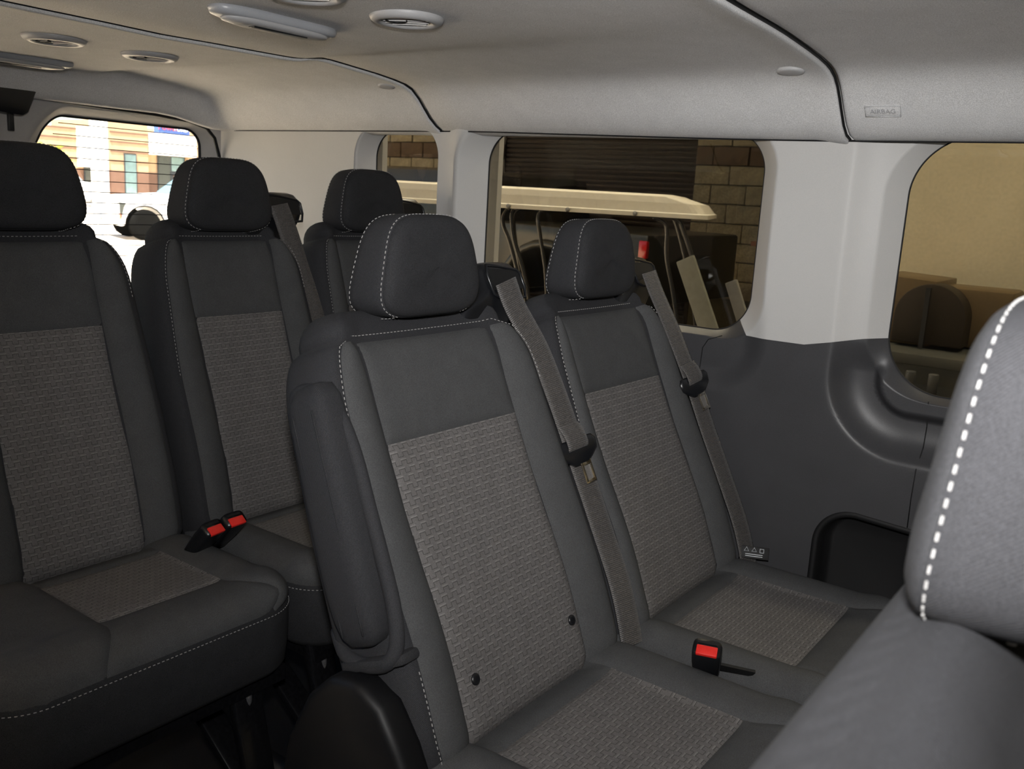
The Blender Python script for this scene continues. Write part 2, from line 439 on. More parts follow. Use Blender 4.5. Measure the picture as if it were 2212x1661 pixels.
rear = [(-2.522, 0, .90), (-2.515, 0, .99), (-2.502, 0, 1.02), (-2.49, 0, .97), (-2.478, 0, .80), (-2.467, 0, .52), (-2.457, 0, .26), (-2.445, 0, .11), (-2.428, 0, .035), (-2.40, 0, 0), (-2.2, 0, 0), (-2.0, 0, 0), (-1.8, 0, 0), (-1.70, 0, 0)]
roof_section('headliner_panel', rear+list(reversed(edge(-1.6145, -1))), 'rear headliner section lit warm by daylight')
xs = edge(-1.6105, 1)+[(-1.5+.1*i, 0, 0) for i in range(9)]+[(-.63, 0, 0)]+list(reversed(edge(-.568, -1)))
xs = sorted(xs)
roof_section('headliner_panel', xs, 'middle headliner section')
xs = edge(-.564, 1)+[(-.54, 0, 0), (-.45, 0, 0), (-.3, 0, 0), (0, 0, 0), (.4, 0, 0), (.9, 0, 0), (1.3, 0, 0)]
roof_section('headliner_panel', xs, 'front headliner section')
# black gap strips behind the seams and a roof skin above
for x in (-1.6125, -.566):
    h = roof_profile(x); mb = MB()
    pts = [(x, 2*YM-y, ZC+max(z, .236 if x > -1 else z)+.002) for y, z in reversed(h[1:])]+[(x, y, ZC+z+.002) for y, z in h]
    mb.tube(pts, .0026, 6); mb.build('seam_strip', 'black_panel', ceiling, smooth=True)
for sgn in (1,):
    MB().tube([(x, YM+sgn*(1.8445-YM), roof_z(x, 1.8445)-.0005) for x in [-2.48+.08*i for i in range(46)]], .0022, 6).build('edge_shadow', 'black_panel', ceiling, smooth=True)  # thin black tube drawn as the shadow gap along the headliner edge
rs = MB().box((-.6, YM, ZC+.40), (4.1, 1.98, .03)).build('roof_skin', 'light_plastic', ceiling)

# ---- left side wall
def rr_sd(x, z, x0, z1, r):
    """signed distance inside the open quadrant x > x0, z > z1 with a rounded corner (positive = inside)"""
    dx, dz = x-x0, z-z1
    if dx < r and dz < r: return r-math.hypot(r-dx, r-dz)
    return min(dx, dz)
def wall_y(x, z):            # z relative to the eye height
    y = 1.846+.022*smooth01(-z/.5)
    s1 = rr_sd(x, z, -.555, -.472, .155)
    low = smooth01((-.24-z)/.07)
    d = (math.sqrt(s1*s1+.00002)+s1)/2                       # crisp ridge
    y += lerp(.030*math.tanh(d/.045), .046*math.tanh(d/.034), low)      # flank falls outwards
    y -= low*.024*smooth01((s1-.078)/.022)                   # inner panel stands proud again
    s3 = rr_sd(-x, z, .69, -.40, .12)        # shallow dish below the middle window
    if z < -.15: y += .018*smooth01(s3/.06)*smooth01((-.15-z)/.1)
    # slim pillar between the two rear windows
    y -= .012*math.exp(-((x+1.545)/.03)**2)
    return y
def rrect(a0, a1, b0, b1, r, n=60, m=16):
    """rounded rectangle points with tags: side index and fraction, anticlockwise from right-bottom"""
    out = []
    cs = [((a1-r, b0+r), -90), ((a1-r, b1-r), 0), ((a0+r, b1-r), 90), ((a0+r, b0+r), 180)]
    for k, (c, a) in enumerate(cs):
        for i in range(n+1):
            t = math.radians(a+90*i/n)
            out.append((c[0]+r*math.cos(t), c[1]+r*math.sin(t), 'c%d' % k, i/n))
        nx = cs[(k+1) % 4]; p0 = out[-1]
        t2 = math.radians(nx[1]); q = (nx[0][0]+r*math.cos(t2), nx[0][1]+r*math.sin(t2))
        mm = m if k % 2 == 0 else max(m, int(abs(q[0]-p0[0])/.014))
        for i in range(1, mm): out.append((lerp(p0[0], q[0], i/mm), lerp(p0[1], q[1], i/mm), 's%d' % k, i/mm))
    return out
def window_bay(win, outer, r, split, split_out, flare, to3, glass_d, warp=None, rings=30):
    """cabin trim around one window opening. Returns (V, faces, is_dark per face, glass loop)."""
    a0, a1, b0, b1 = win; A0, A1, B0, B1 = outer
    lp = rrect(a0, a1, b0, b1, r)
    out = []; fv = []
    for (a, b, k, t) in lp:
        fv.append(-1.0 if k == 's3' else 1.0)
        if k[0] == 's':
            if k == 's0': q = (A1, b)
            elif k == 's1': q = (a, B1)
            elif k == 's2': q = (A0, b)
            else: q = (a, B0)
        else:
            ci = int(k[1]); right = ci in (0, 1); X = A1 if right else A0
            xc = a1-r if right else a0+r
            if ci in (0, 3):        # lower corners
                f = t if ci == 0 else 1-t      # 0 at bottom, 1 at side
                bc = b0+r
                fs = None
                if split is not None and b0 < split < bc: fs = math.acos(max(-1, min(1, (bc-split)/r)))/(math.pi/2)
                if fs is None: fs = .95; so = bc-.004
                else: so = split_out; fs = max(.05, min(.95, round(fs*60)/60))
                fv[-1] = round((f-fs)*60)/60
                if f >= fs: q = (X, lerp(so, bc, (f-fs)/(1-fs)))
                elif f >= .45*fs: q = (X, lerp(B0, so, (f-.45*fs)/(.55*fs)))
                else: q = (lerp(xc, X, f/(.45*fs)), B0)
            else:
                f = t if ci == 1 else 1-t      # 0 at side, 1 at top
                bc = b1-r
                if f <= .5: q = (X, lerp(bc, B1, f/.5))
                else: q = (lerp(X, xc, (f-.5)/.5), B1)
        out.append(q)
    n = len(lp)
    cx, cy = (a0+a1)/2, (b0+b1)/2
    V = []
    gl = []
    for ring in range(rings+3):
        for i, (a, b, k, t) in enumerate(lp):
            qa, qb = out[i]
            # outward direction of the opening outline
            p, q2 = lp[i-1], lp[(i+1) % n]; tx, ty = q2[0]-p[0], q2[1]-p[1]
            l = math.hypot(tx, ty) or 1; nx, ny = ty/l, -tx/l
            fx = flare[0] if abs(nx) > abs(ny) else flare[1]
            fl = math.hypot(nx*flare[0], ny*flare[1])
            ea, eb = a+nx*fl, b+ny*fl
            if ring == 0: pa, pb, d = a, b, glass_d
            elif ring == 1: pa, pb, d = a+nx*fl*.30, b+ny*fl*.30, None; dm = .66
            elif ring == 2: pa, pb, d = a+nx*fl*.80, b+ny*fl*.80, None; dm = .16
            else:
                s = (ring-3)/(rings-1)
                pa, pb, d, dm = lerp(ea, qa, s), lerp(eb, qb, s), None, 0
            if warp: pa, pb = warp(pa, pb)
            V.append(to3(pa, pb, d if d is not None else dm, ring == 0))
            if ring == 0: gl.append((pa, pb))
    F = []; dark = []
    for ring in range(rings+2):
        for i in range(n):
            j = (i+1) % n
            F.append((ring*n+i, ring*n+j, (ring+1)*n+j, (ring+1)*n+i))
            dark.append(split is not None and fv[i]+fv[j] < 0)
    return V, F, dark, gl
GLASS_Y = 1.915
def left3(x, z, d, is_glass):
    y = wall_y(x, z)
    if is_glass: return (x, GLASS_Y-.002, ZC+z)
    return (x, lerp(y, GLASS_Y-.002, d), ZC+z)
def glass_slab(name, loop3, nrm, mat, t=.004):
    V = [Vector(p) for p in loop3]; n = len(V)
    V2 = [p+Vector(nrm)*t for p in V]
    F = [tuple(range(n)), tuple(range(2*n-1, n-1, -1))]+[(i, (i+1) % n, n+(i+1) % n, n+i) for i in range(n)]
    return mesh(name, V+V2, F, mat, smooth=False)
def split_meshes(V, F, dark, names, mats):
    out = []
    for want, nm, mt in zip((False, True), names, mats):
        fs = [f for f, d in zip(F, dark) if d == want]
        if not fs: continue
        used = sorted({i for f in fs for i in f}); ix = {k: i for i, k in enumerate(used)}
        out.append(mesh(nm, [V[i] for i in used], [tuple(ix[i] for i in f) for f in fs], mt))
    return out
def wall_normals(o):
    me = o.data; ns = []
    for v in me.vertices:
        x, y, z = v.co; z -= ZC; n = v.normal.copy()
        if abs(y-wall_y(x, z)) < 2e-4:
            e = .002
            g_ = Vector(((wall_y(x+e, z)-wall_y(x-e, z))/(2*e), -1, (wall_y(x, z+e)-wall_y(x, z-e))/(2*e))).normalized()
            n = g_ if g_.dot(n) > 0 else -g_
        ns.append(n)
    me.normals_split_custom_set_from_vertices(ns)
wall_left = struct(empty('wall_left'), 'left side wall of the van with charcoal lower panel')
BAYS = [('window_1', (-1.912, -1.642, -.24, .165), (-2.0, -1.571, -.42, .215), .075, (.022, .012)),
        ('window_2', (-1.503, -.757, -.266, .165), (-1.571, -.612, -.42, .215), .085, (.056, .014)),
        ('window_3', (-.462, .46, -.338, .160), (-.612, .62, -.42, .215), .115, (.040, .014))]
WL = {'window_1': 'small tinted rear quarter window nearest the back door', 'window_2': 'middle tinted side window showing the golf cart', 'window_3': 'front tinted side window with yellow wall outside'}
for k, (nm, win, outer, r, flare) in enumerate(BAYS):
    V, F, dark, gl = window_bay(win, outer, r, -.236, -.264, flare, left3, 1.0)
    parts = split_meshes(V, F, dark, ('trim_%d' % (k+1), 'lower_surround'), ('light_plastic', 'dark_panel'))
    struct(parts[0], 'light grey plastic trim around the %s' % ('rear quarter window', 'middle side window', 'front side window')[k])
    for p in parts[1:]: p.parent = wall_left
    for p in parts: wall_normals(p)
    g = glass_slab(nm, [(a, GLASS_Y, ZC+b) for a, b in gl], (0, 1, 0), 'tinted_glass'); struct(g, WL[nm])
    sl = MB().tube([(a, GLASS_Y-.001, ZC+b) for a, b in gl], .0022, 6, closed=True).build('rubber_seal', 'black_panel', g, smooth=True)
# rear corner trim
V = []; F = []; nx, nz = 12, 10
for j in range(nz+1):
    for i in range(nx+1):
        x = lerp(-2.535, -2.0, i/nx); z = lerp(-.42, .215, j/nz)
        y = wall_y(x, z)-.004*smooth01((-2.38-x)/.14)
        V.append((x, y, ZC+z))
for j in range(nz):
    for i in range(nx):
        a = j*(nx+1)+i; F.append((a, a+1, a+nx+2, a+nx+1))
struct(mesh('trim_4', V, F, 'light_plastic'), 'light grey corner trim beside the back door')
# lower charcoal panel
XS = [-2.535+.045*i for i in range(45)]+[-.549+.006*i for i in range(76)]+[-.06+.06*i for i in range(12)]
ZS = [-.42-.006*i for i in range(71)]+[-.86-.04*i for i in range(9)]
def pocket(x, z):
    """signed distance inside the black storage recess low on the panel"""
    x0, x1, z0, z1, r = -.542, -.12, -1.0, -.602-.016*max(0, min(1, (x+.467)/.272)), .075
    qx, qz = abs(x-(x0+x1)/2)-(x1-x0)/2+r, abs(z-(z0+z1)/2)-(z1-z0)/2+r
    return -(math.hypot(max(qx, 0), max(qz, 0))+min(max(qx, qz), 0)-r)
V = []; F = []
ZS = [-.395]+ZS
for z in ZS:
    for x in XS: V.append((x, wall_y(x, z)+(.004 if z > -.41 else 0), ZC+z))
nx = len(XS)
for j in range(len(ZS)-1):
    for i in range(nx-1):
        a = j*nx+i
        if pocket((XS[i]+XS[i+1])/2, (ZS[j]+ZS[j+1])/2) < -.0005: F.append((a, a+1, a+nx+1, a+nx))
lp_ = mesh('lower_panel', V, F, 'dark_panel', wall_left); wall_normals(lp_)
def pocket_loop(ins, dep):
    x0, x1, z0, z1, r = -.542, -.12, -1.0, -.602, .075
    pts = []
    for cx, cz, a in ((x1-r, z1-r-.016, 0), (x0+r, z1-r, 90), (x0+r, z0+r, 180), (x1-r, z0+r, 270)):
        for i in range(13):
            t = math.radians(a+90*i/12); x, z = cx+(r-ins)*math.cos(t), cz+(r-ins)*math.sin(t)
            pts.append((x, wall_y(x, z)+dep, ZC+z))
    return pts
V, F = loft([pocket_loop(-.0075, .002), pocket_loop(-.0062, -.0016), pocket_loop(.0035, -.0018), pocket_loop(.0065, .003), pocket_loop(.010, .02), pocket_loop(.014, .055), pocket_loop(.022, .06)], False, True)
mesh('storage_pocket', V, F, 'black_panel', wall_left)
# fine panel joints
def joint(pts):
    MB().tube([(x, wall_y(x, z)-.0003, ZC+z) for x, z in pts], .0011, 5).build('panel_joint', 'black_panel', wall_left, smooth=True)
joint([(-.365, -.345), (-.366, -.40), (-.365, -.44), (-.366, -.48), (-.367, -.54), (-.366, -.60)])
joint([(-.80, -.272), (-.832, -.285), (-.844, -.305), (-.846, -.36), (-.846, -.42)])
V = []; F = []
for z in (.215, -.05, -.264, -.42):
    for x in (.62, .8, 1.0, 1.3): V.append((x, wall_y(x, z), ZC+z))
for j in range(3):
    for i in range(3): F.append((j*4+i, j*4+i+1, j*4+i+5, j*4+i+4))
struct(mesh('trim_5', V, F, 'light_plastic'), 'light grey trim ahead of the front side window')
MB().box((.95, 1.90, ZC-.79), (.68, .02, .75)).build('front_panel', 'dark_panel', wall_left)
# outer skin of the left wall: pillars seen from outside
mb = MB()
for x0, x1 in ((-2.6, -1.95), (-1.62, -1.52), (-.73, -.49), (.5, 1.3)):
    mb.box(((x0+x1)/2, 1.985, ZC-.05), (x1-x0, .02, .62))
mb.box((-.65, 1.985, ZC-.80), (3.9, .02, .88)); mb.box((-.65, 1.96, ZC+.30), (3.9, .05, .2))
mb.build('outer_skin', 'white_paint', wall_left)

# ---- right side wall: only the rear quarter, behind the open sliding door
wr = struct(empty('wall_right'), 'right rear quarter of the van wall')
mb = MB(); mb.box((-2.0, .19, ZC-.72), (1.1, .03, .90)); mb.box((-2.0, .19, ZC+.21), (1.1, .03, .10))
mb.box((-2.45, .19, ZC-.06), (.2, .03, .44)); mb.box((-1.49, .19, ZC-.06), (.1, .03, .44))
mb.build('quarter_panel', 'light_plastic', wr)
MB().box((-.1, .185, ZC+.275), (2.75, .05, .075)).build('door_header', 'light_plastic', wr, bevel=.01)

# ---- rear doors
def rear_door(name, mirror, label, wname, wlabel):
    sgn = -1 if mirror else 1
    XG = -2.60
    def xs(y, z):
        # trim surface: gentle frame bulge round the window, flat centre strip
        x = -2.535
        return x
    def to3(y, z, d, is_glass):
        yy = YM+sgn*(y-YM)
        x = XG+.002 if is_glass else lerp(xs(y, z), XG+.002, d)
        return (x, yy, ZC+z)
    def warp(y, z):
        # the inner window edge leans towards the centre line lower down
        t = max(0.0, min(1.0, (1.55-y)/.30))
        return y+t*.080*smooth01((z+.02)/.22)-t*.02, z
    V, F, dark, gl = window_bay((1.275, 1.808, -.40, .156), (1.048, 1.885, -1.165, .215), .055, None, 0, (.05, .026), to3, 1.0, warp=warp, rings=9)
    d = mesh(name, V, F, 'door_trim'); struct(d, label)
    g = glass_slab(wname, [(XG, YM+sgn*(y-YM), ZC+z) for y, z in gl], (-1, 0, 0), 'clear_glass'); struct(g, wlabel)
    MB().tube([(XG+.001, YM+sgn*(y-YM), ZC+z) for y, z in gl], .005, 6, closed=True).build('rubber_seal', 'black_panel', g, smooth=True)
    # printed heater wires on the inside face
    k = 0
    for i in range(17):
        z = .135-.031*i
        ys = [y for (y, zz) in gl]
        y0 = 1.255+.085*smooth01((z+.02)/.22)+.03; y1 = 1.795
        hw_ = MB().tube([(XG+.0045, YM+sgn*(y0-YM), ZC+z), (XG+.0045, YM+sgn*(y1-YM), ZC+z)], .0012, 5)
        hw_.build('heater_wire', 'black_panel', g)
    return d
d1 = rear_door('door_1', False, 'left back door trim with the bright window', 'window_4', 'clear left back door window with heater wires')
d2 = rear_door('door_2', True, 'right back door trim', 'window_5', 'clear right back door window')
# black seal that runs round the back door opening
mb = MB()
pts = [(-2.528, 1.20, ZC+.200), (-2.527, 1.30, ZC+.190), (-2.527, 1.45, ZC+.186), (-2.527, 1.6, ZC+.183), (-2.527, 1.72, ZC+.175), (-2.528, 1.785, ZC+.160), (-2.53, 1.815, ZC+.132), (-2.532, 1.832, ZC+.08), (-2.534, 1.85, ZC), (-2.534, 1.856, ZC-.3), (-2.534, 1.856, ZC-1.1)]
mb.tube(pts, .0055, 8); mb.build('opening_seal', 'black_panel', d1, smooth=True)
# raised centre cover where the two doors meet, with a recessed pocket
mb = MB().prism([(.90, -1.1), (1.19, -1.1), (1.20, .02), (1.235, .10), (1.26, .165), (.82, .165), (.845, .10), (.88, .02)], -2.545, -2.522, axis='X')
mb.build('centre_cover', 'door_trim', d1, bevel=.008)
# black latch housing with its hanging catch, under the rear header
lh = empty('latch_housing', (-2.478, 1.125, ZC+.165)); tag(lh, 'black plastic latch housing under the rear header above the back door', 'latch housing')
MB().prism([(-.11, .055), (.115, .04), (.09, -.018), (.075, -.028), (-.11, -.012)], -.045, .0, axis='X').build('housing', 'gloss_black', lh, bevel=.005)
MB().box((-.012, .048, -.043), (.012, .014, .05)).build('catch', 'gloss_black', lh, bevel=.002)

# ---- things on the headliner
def air_vent(x, y, label, rz):
    z = roof_z(x, y); t = empty('air_vent', (x, y, z), rz)
    tag(t, label, 'air vent', 'round air vents in the headliner')
    MB().lathe([(.060, .004), (.0605, -.001), (.058, -.006), (.052, -.0095), (.045, -.0095), (.041, -.006), (.0395, .0), (.039, .012)], 40).build('rim', 'vent_plastic', t, smooth=True)
    b_ = MB().lathe([(.041, -.0005), (.040, .006), (.034, .016), (.018, .022), (.002, .023)], 32).build('bowl', 'black_panel', t, smooth=True)
    for i in range(4):
        yy = -.024+.016*i; hl = math.sqrt(.038**2-yy**2)-.001
        rot = Matrix.Rotation(math.radians(24), 3, 'X')
        MB().box((0, yy, -.0048), (hl*2, .0105, .0018), rot).build('vane', 'light_plastic', t)
    MB().tube([(.017*math.cos(a*math.pi/8)-.012, .017*math.sin(a*math.pi/8)-.02, -.0078) for a in range(9)], .0012, 5).build('finger_tab', 'black_panel', t)
    return t
air_vent(-1.076, 1.137, 'round air vent with open vanes beside the middle ceiling lamp', .5)
air_vent(-1.085, .935, 'round air vent cut off by the top picture edge', .5)
air_vent(-1.905, .992, 'leftmost round air vent, above the nearest rear seat', .2)
air_vent(-1.92, 1.212, 'round air vent in the rear headliner section, right of the leftmost vent', .2)
def ceiling_lamp(x, y, label, ln=.25, wd=.07):
    z = roof_z(x, y); t = empty('ceiling_lamp', (x, y, z)); tag(t, label, 'ceiling lamp', 'reading lamps in the headliner')
    h, w2 = ln/2, wd/2
    loops = []
    def outline(k, zz, sh=0):
        pts = []
        for i in range(40):
            a = 2*math.pi*i/40; c, s = math.cos(a), math.sin(a)
            yy = h*k*math.copysign(abs(c)**.55, c); xx = w2*k*math.copysign(abs(s)**.75, s)
            pts.append((xx+sh, yy, zz))
        return pts
    V, F = loft([outline(1.0, .003), outline(1.0, -.004), outline(.97, -.010), outline(.86, -.013)], True, True)
    mesh('housing', V, F, 'lamp_plastic', t)
    V, F = loft([outline(.84, -.011, .002), outline(.82, -.017, .002), outline(.62, -.0205, .002)], True, True)
    mesh('lens', V, F, 'vent_plastic', t)
    MB().box((.008, 0, -.021), (.016, .11, .003)).build('switch', 'gloss_black', t, bevel=.001)
    return t
ceiling_lamp(-1.282, 1.041, 'long grey ceiling lamp with dark switch strip in the middle headliner section')
ceiling_lamp(-2.30, 1.10, 'slim grey ceiling lamp cut off by the left picture edge at the rear header', .28, .06)
def plug(x, y, label):
    e = .01; z = roof_z(x, y); s = (roof_z(x, y+e)-roof_z(x, y-e))/(2*e)
    t = empty('trim_plug', (x, y, z)); t.rotation_euler = (math.atan(s), 0, 0)
    tag(t, label, 'trim plug', 'oval plugs in the headliner')
    V = []; loops = []
    for k, zz in ((1, .003), (1, -.003), (.93, -.0055), (.7, -.0065)):
        loops.append([(.026*k*math.cos(a*math.pi/16), .017*k*math.sin(a*math.pi/16), zz) for a in range(32)])
    V, F = loft(loops); mesh('cap', V, F, 'vent_plastic', t)
plug(-1.67, 1.70, 'small oval plug in the rear headliner beside the cross seam')
plug(-.635, 1.675, 'oval plug in the headliner above the wide pillar')
# embossed airbag plate
x, y = -.491, 1.770; e = .006
z = roof_z(x, y); s = math.atan2(roof_z(x, y+e)-roof_z(x, y-e), 2*e)
ab = empty('airbag_plate', (x, y, z)); ab.rotation_euler = (s, 0, 0)
tag(ab, 'small embossed AIRBAG plate in the headliner above the front side window', 'plate')
mb = MB().box((0, 0, 0), (.062, .022, .004)); mb.build('plate', 'headliner', ab, bevel=.0015)
fr = [(.031*math.copysign(1, a), .011*math.copysign(1, b_), -.0022) for a, b_ in ((1, 1), (-1, 1), (-1, -1), (1, -1))]
MB().tube(fr, .0011, 5, closed=True).build('raised_edge', 'headliner', ab, smooth=True)
def text_mesh(name, body, size, mat, parent, loc, rot, extrude=.0005, sx=1.0):
    cu = bpy.data.curves.new(name, 'FONT'); cu.body = body; cu.size = size; cu.extrude = extrude
    cu.align_x = 'CENTER'; cu.align_y = 'CENTER'
    tmp = bpy.data.objects.new(name, cu); COL.objects.link(tmp)
    dg = bpy.context.evaluated_depsgraph_get()
    me = bpy.data.meshes.new_from_object(tmp.evaluated_get(dg)); COL.objects.unlink(tmp); bpy.data.objects.remove(tmp)
    me.materials.clear(); me.materials.append(MATS[mat]); me.name = name
    o = bpy.data.objects.new(name, me); COL.objects.link(o); o.parent = parent
    o.location = loc; o.rotation_euler = rot; o.scale = (sx, 1, 1)
    return o
text_mesh('lettering', 'AIRBAG', .013, 'vent_plastic', ab, (0, 0, -.0024), (math.pi, 0, 0), .0006)

# ================================================================== SEATS
def seat(X, Y, row, label, hwl=.256, hwr=.250, ph=.151, tower=True, armrest=False, legs=(), cover=False, cush_r=None, cush_l=None, belt=True, group=None, plugs=False, shoulder=.045, sewn=True):
    """one passenger seat; local axes x forward, y to the van's left, origin on the floor under the headrest"""
    root = empty('passenger_seat', (X, Y, 0)); tag(root, label, 'seat', group)
    if row == 4: rec, xb, zb, ztop, hz = math.radians(16.7), .209, .46, .49, 1.14
    else:        rec, xb, zb, ztop, hz = math.radians(24.0), .289, .41, .44, 1.06
    LB = .621 if row == 4 else .610        # backrest length to the top seam
    SP = .452                               # height of the patterned panel
    T0, T1 = .125, .095
    cw = shoulder                               # shoulder rounding
    ax, az = -math.sin(rec), math.cos(rec); nx_, nz_ = math.cos(rec), math.sin(rec)
    def B(y, s, n): return Vector((xb+ax*s+nx_*n, y, zb+az*s+nz_*n))
    def half(s, side):
        h = hwl if side > 0 else hwr
        h = h-.012*smooth01((s-.30)/.3)
        t = (s-(LB-.10))/.10
        if t > 0: h -= cw*(1-math.sqrt(max(0, 1-min(1, t)**2)))
        if s < .06: h -= .02*((.06-s)/.06)**2
        return h
    def fh(s, side): return max(half(s, side)-.026, ph+.004)
    def FR(y, s):
        f = .010*math.exp(-((s-.17)/.13)**2)
        a = abs(y); side = 1 if y > 0 else -1
        if a > ph:
            t = min(1, (a-ph)/max(.01, fh(min(s, LB), side)-ph)); f += .020*math.sin(math.pi*min(1, t*.62))-.004*t
        else: f -= .005*(1-(a/ph)**2)
        if s < .05: f -= .03*((.05-s)/.05)**2
        if s > LB-.07: f -= .012*((s-LB+.07)/.07)**2
        return f
    back = empty('backrest', parent=root)
    # --- shell
    loops = []
    ss = [0, .015, .04, .08, .15, .25, .35, .45, LB-.13, LB-.10, LB-.08, LB-.06, LB-.045, LB-.03, LB-.018, LB-.008, LB]
    st = [(s, 0.0) for s in ss]+[(LB, a) for a in (15, 30, 45, 60, 75, 88)]
    rt = .046
    for s, ang in st:
        a = math.radians(ang); so = s+rt*math.sin(a); q = 1-math.cos(a)
        T = lerp(T0, T1, s/LB); pts = []
        hl, hr = half(s, 1)-rt*q*.9, half(s, -1)-rt*q*.9
        fl_, fr_ = fh(s, 1)-rt*q*.9, fh(s, -1)-rt*q*.9
        fl_, fr_ = min(fl_, hl-.004), min(fr_, hr-.004)
        nm = -T*.5
        def sq(n): return nm+(n-nm)*(1-.62*q)
        for i in range(13):
            y = lerp(-fr_, fl_, i/12); pts.append((y, sq(FR(max(-fh(s, -1), min(fh(s, 1), y)), s)-.003)))
        n0 = FR(fl_, s)-.003
        for i in range(1, 6):
            t = math.pi/2*i/5; pts.append((fl_+(hl-fl_)*math.sin(t), sq(n0-.045*(1-math.cos(t)))))
        for i in range(0, 5):
            t = math.pi/2*i/4; pts.append((hl-.028*(1-math.cos(t)), sq(-T+.028-.028*math.sin(t))))
        for i in range(0, 5):
            t = math.pi/2*(1-i/4); pts.append((-hr+.028*(1-math.cos(t)), sq(-T+.028-.028*math.sin(t))))
        n0 = FR(-fr_, s)-.003
        for i in range(5, 0, -1):
            t = math.pi/2*i/5; pts.append((-fr_-(hr-fr_)*math.sin(t), sq(n0-.045*(1-math.cos(t)))))
        loops.append([B(y, so, n) for y, n in pts])
    V, F = loft(loops); uv = []
    for k, lp in enumerate(loops):
        d = 0
        for i, p in enumerate(lp):
            if i: d += (p-lp[i-1]).length
            uv.append((d, st[k][0]+st[k][1]*.0004))
    sh = mesh('shell', V, F, 'twill_fabric', back, uv=uv); sh['label'] = 'black twill side and back cover'
    # --- front panels
    s0 = .012
    panel('pattern_panel', lambda u, v: B(lerp(-ph, ph, u), lerp(s0, SP, v), FR(lerp(-ph, ph, u), lerp(s0, SP, v))), 26, 40, 'weave_fabric', back, puff=.004, uvf=lambda u, v: (lerp(-ph, ph, u)*-1+3, lerp(0, SP-s0, v)))
    topc = LB-.006
    panel('plain_panel', lambda u, v: B(lerp(-ph, ph, u), lerp(SP, topc, v), FR(lerp(-ph, ph, u), lerp(SP, topc, v))), 26, 18, 'grey_fabric', back, puff=.0045)
    for side in (1, -1):
        def P(u, v, side=side):
            s = lerp(s0, topc, v); w_ = fh(s, side); y = lerp(ph, w_, u if side > 0 else 1-u)*side
            return B(y, s, FR(y, s))
        panel('bolster', P, 12, 46, 'grey_fabric', back, puff=.0045)
    # --- seam stitching along the shoulders and outer front edges
    path = []
    for side in (1, -1):
        pr = [(lerp(.50 if side > 0 else .33, LB-.012, i/60)) for i in range(61)]
        if side < 0: pr = pr[::-1]
        p2 = []
        for s in pr:
            y = fh(s, side)*side; p2.append(B(y+side*.004, s, FR(y, s)+.0002))
        if side > 0:
            path += p2+[B(lerp(fh(LB, 1), -fh(LB, -1), i/24), LB+.004-.0*i, FR(lerp(fh(LB, 1), -fh(LB, -1), i/24), LB)-.0005) for i in range(1, 24)]
        else: path += p2
    if sewn: stitch('stitching', path, back)
    if armrest: stitch('stitching', [B(-fh(s_, -1)-.004, s_, FR(-fh(s_, -1), s_)+.0002) for s_ in [.005*i for i in range(2, 33)]], back)
    # --- headrest: front panel, gusset, back panel
    hr_ = empty('headrest', (.014, 0, hz), parent=root)
    hr_.rotation_euler = (0, math.radians(-4), 0)
    HH, TH = .0755, .094
    def outl(k, x, kz=None, n=64):
        pts = []
        for i in range(n):
            a = 2*math.pi*i/n; c, s = math.cos(a), math.sin(a)
            yy = math.copysign(abs(c)**.46, c); zz = math.copysign(abs(s)**.50, s)
            wv = .104-.018*zz-.004*max(0, -zz)**2*2
            pts.append((x+(.010*zz if x < 0 else -.004*zz*zz), yy*wv*k, zz*HH*(kz or k)+.002*(1-yy*yy)*(1 if zz > 0 else 0)))
        return pts
    secs = [(-.50, .02), (-.50, .40), (-.49, .68), (-.465, .84), (-.42, .93), (-.365, .982), (-.355, .978), (-.34, .992), (-.2, 1.005), (0, 1.01), (.2, 1.004), (.315, .990), (.325, .977), (.335, .980), (.40, .945), (.45, .885), (.48, .80), (.495, .64), (.50, .38), (.502, .02)]
    loops = [outl(k, f*TH) for f, k in secs]
    i_r, i_f = 6, 12
    def sub(name, l0, l1, mat, lab=None):
        lp = loops[l0:l1+1]; V, F = loft(lp, l0 == 0, l1 == len(loops)-1); uv = []
        for q in lp:
            d = 0
            for i, p in enumerate(q):
                if i: d += (Vector(p)-Vector(q[i-1])).length
                uv.append((d, p[0]*1.0))
        o = mesh(name, V, F, mat, hr_, uv=uv)
        if lab: o['label'] = lab
    sub('back_panel', 0, i_r, 'black_fabric'); sub('gusset', i_r, i_f, 'twill_fabric', 'black twill side band'); sub('front_panel', i_f, len(loops)-1, 'black_fabric')
    n = 64
    for side in (0, 1):
        rng = list(range(-11, 44)) if True else None
    def lp_pts(ix, off):
        q = loops[ix]; r_ = []
        for i in range(-12, 45):        # from the lower left corner up over the top to the lower right
            p = Vector(q[i % n]); r_.append(Vector((p.x+off*.5, p.y*1.018, p.z*1.022)))
        return r_
    pf, pr_ = lp_pts(i_f, -.004), lp_pts(i_r, .004)
    join0 = [pf[0].lerp(pr_[0], t/8)+Vector((0, 0, -.004*math.sin(math.pi*t/8))) for t in range(9)]
    join1 = [pr_[-1].lerp(pf[-1], t/8)+Vector((0, 0, -.004*math.sin(math.pi*t/8))) for t in range(9)]
    stitch('stitching', pf[::-1]+join0[1:]+pr_[1:]+join1[1:], hr_)
    for yy in (-.042, .042):
        MB().tube([(-.024, yy, -.06), (-.034, yy, -.15)], .0065, 12).build('post', 'chrome', hr_, smooth=True)
        MB().lathe([(.013, -.098), (.0135, -.092), (.011, -.088), (.007, -.087)], 18, (-.028, yy, 0)).build('post_sleeve', 'gloss_black', hr_, smooth=True)
    # --- cushion
    cu = empty('cushion', parent=root)
    cl = cush_l or hwl; cr = cush_r or hwr
    cb, xf = (xb-.06, xb+.345) if row == 4 else (xb-.06, xb+.372)
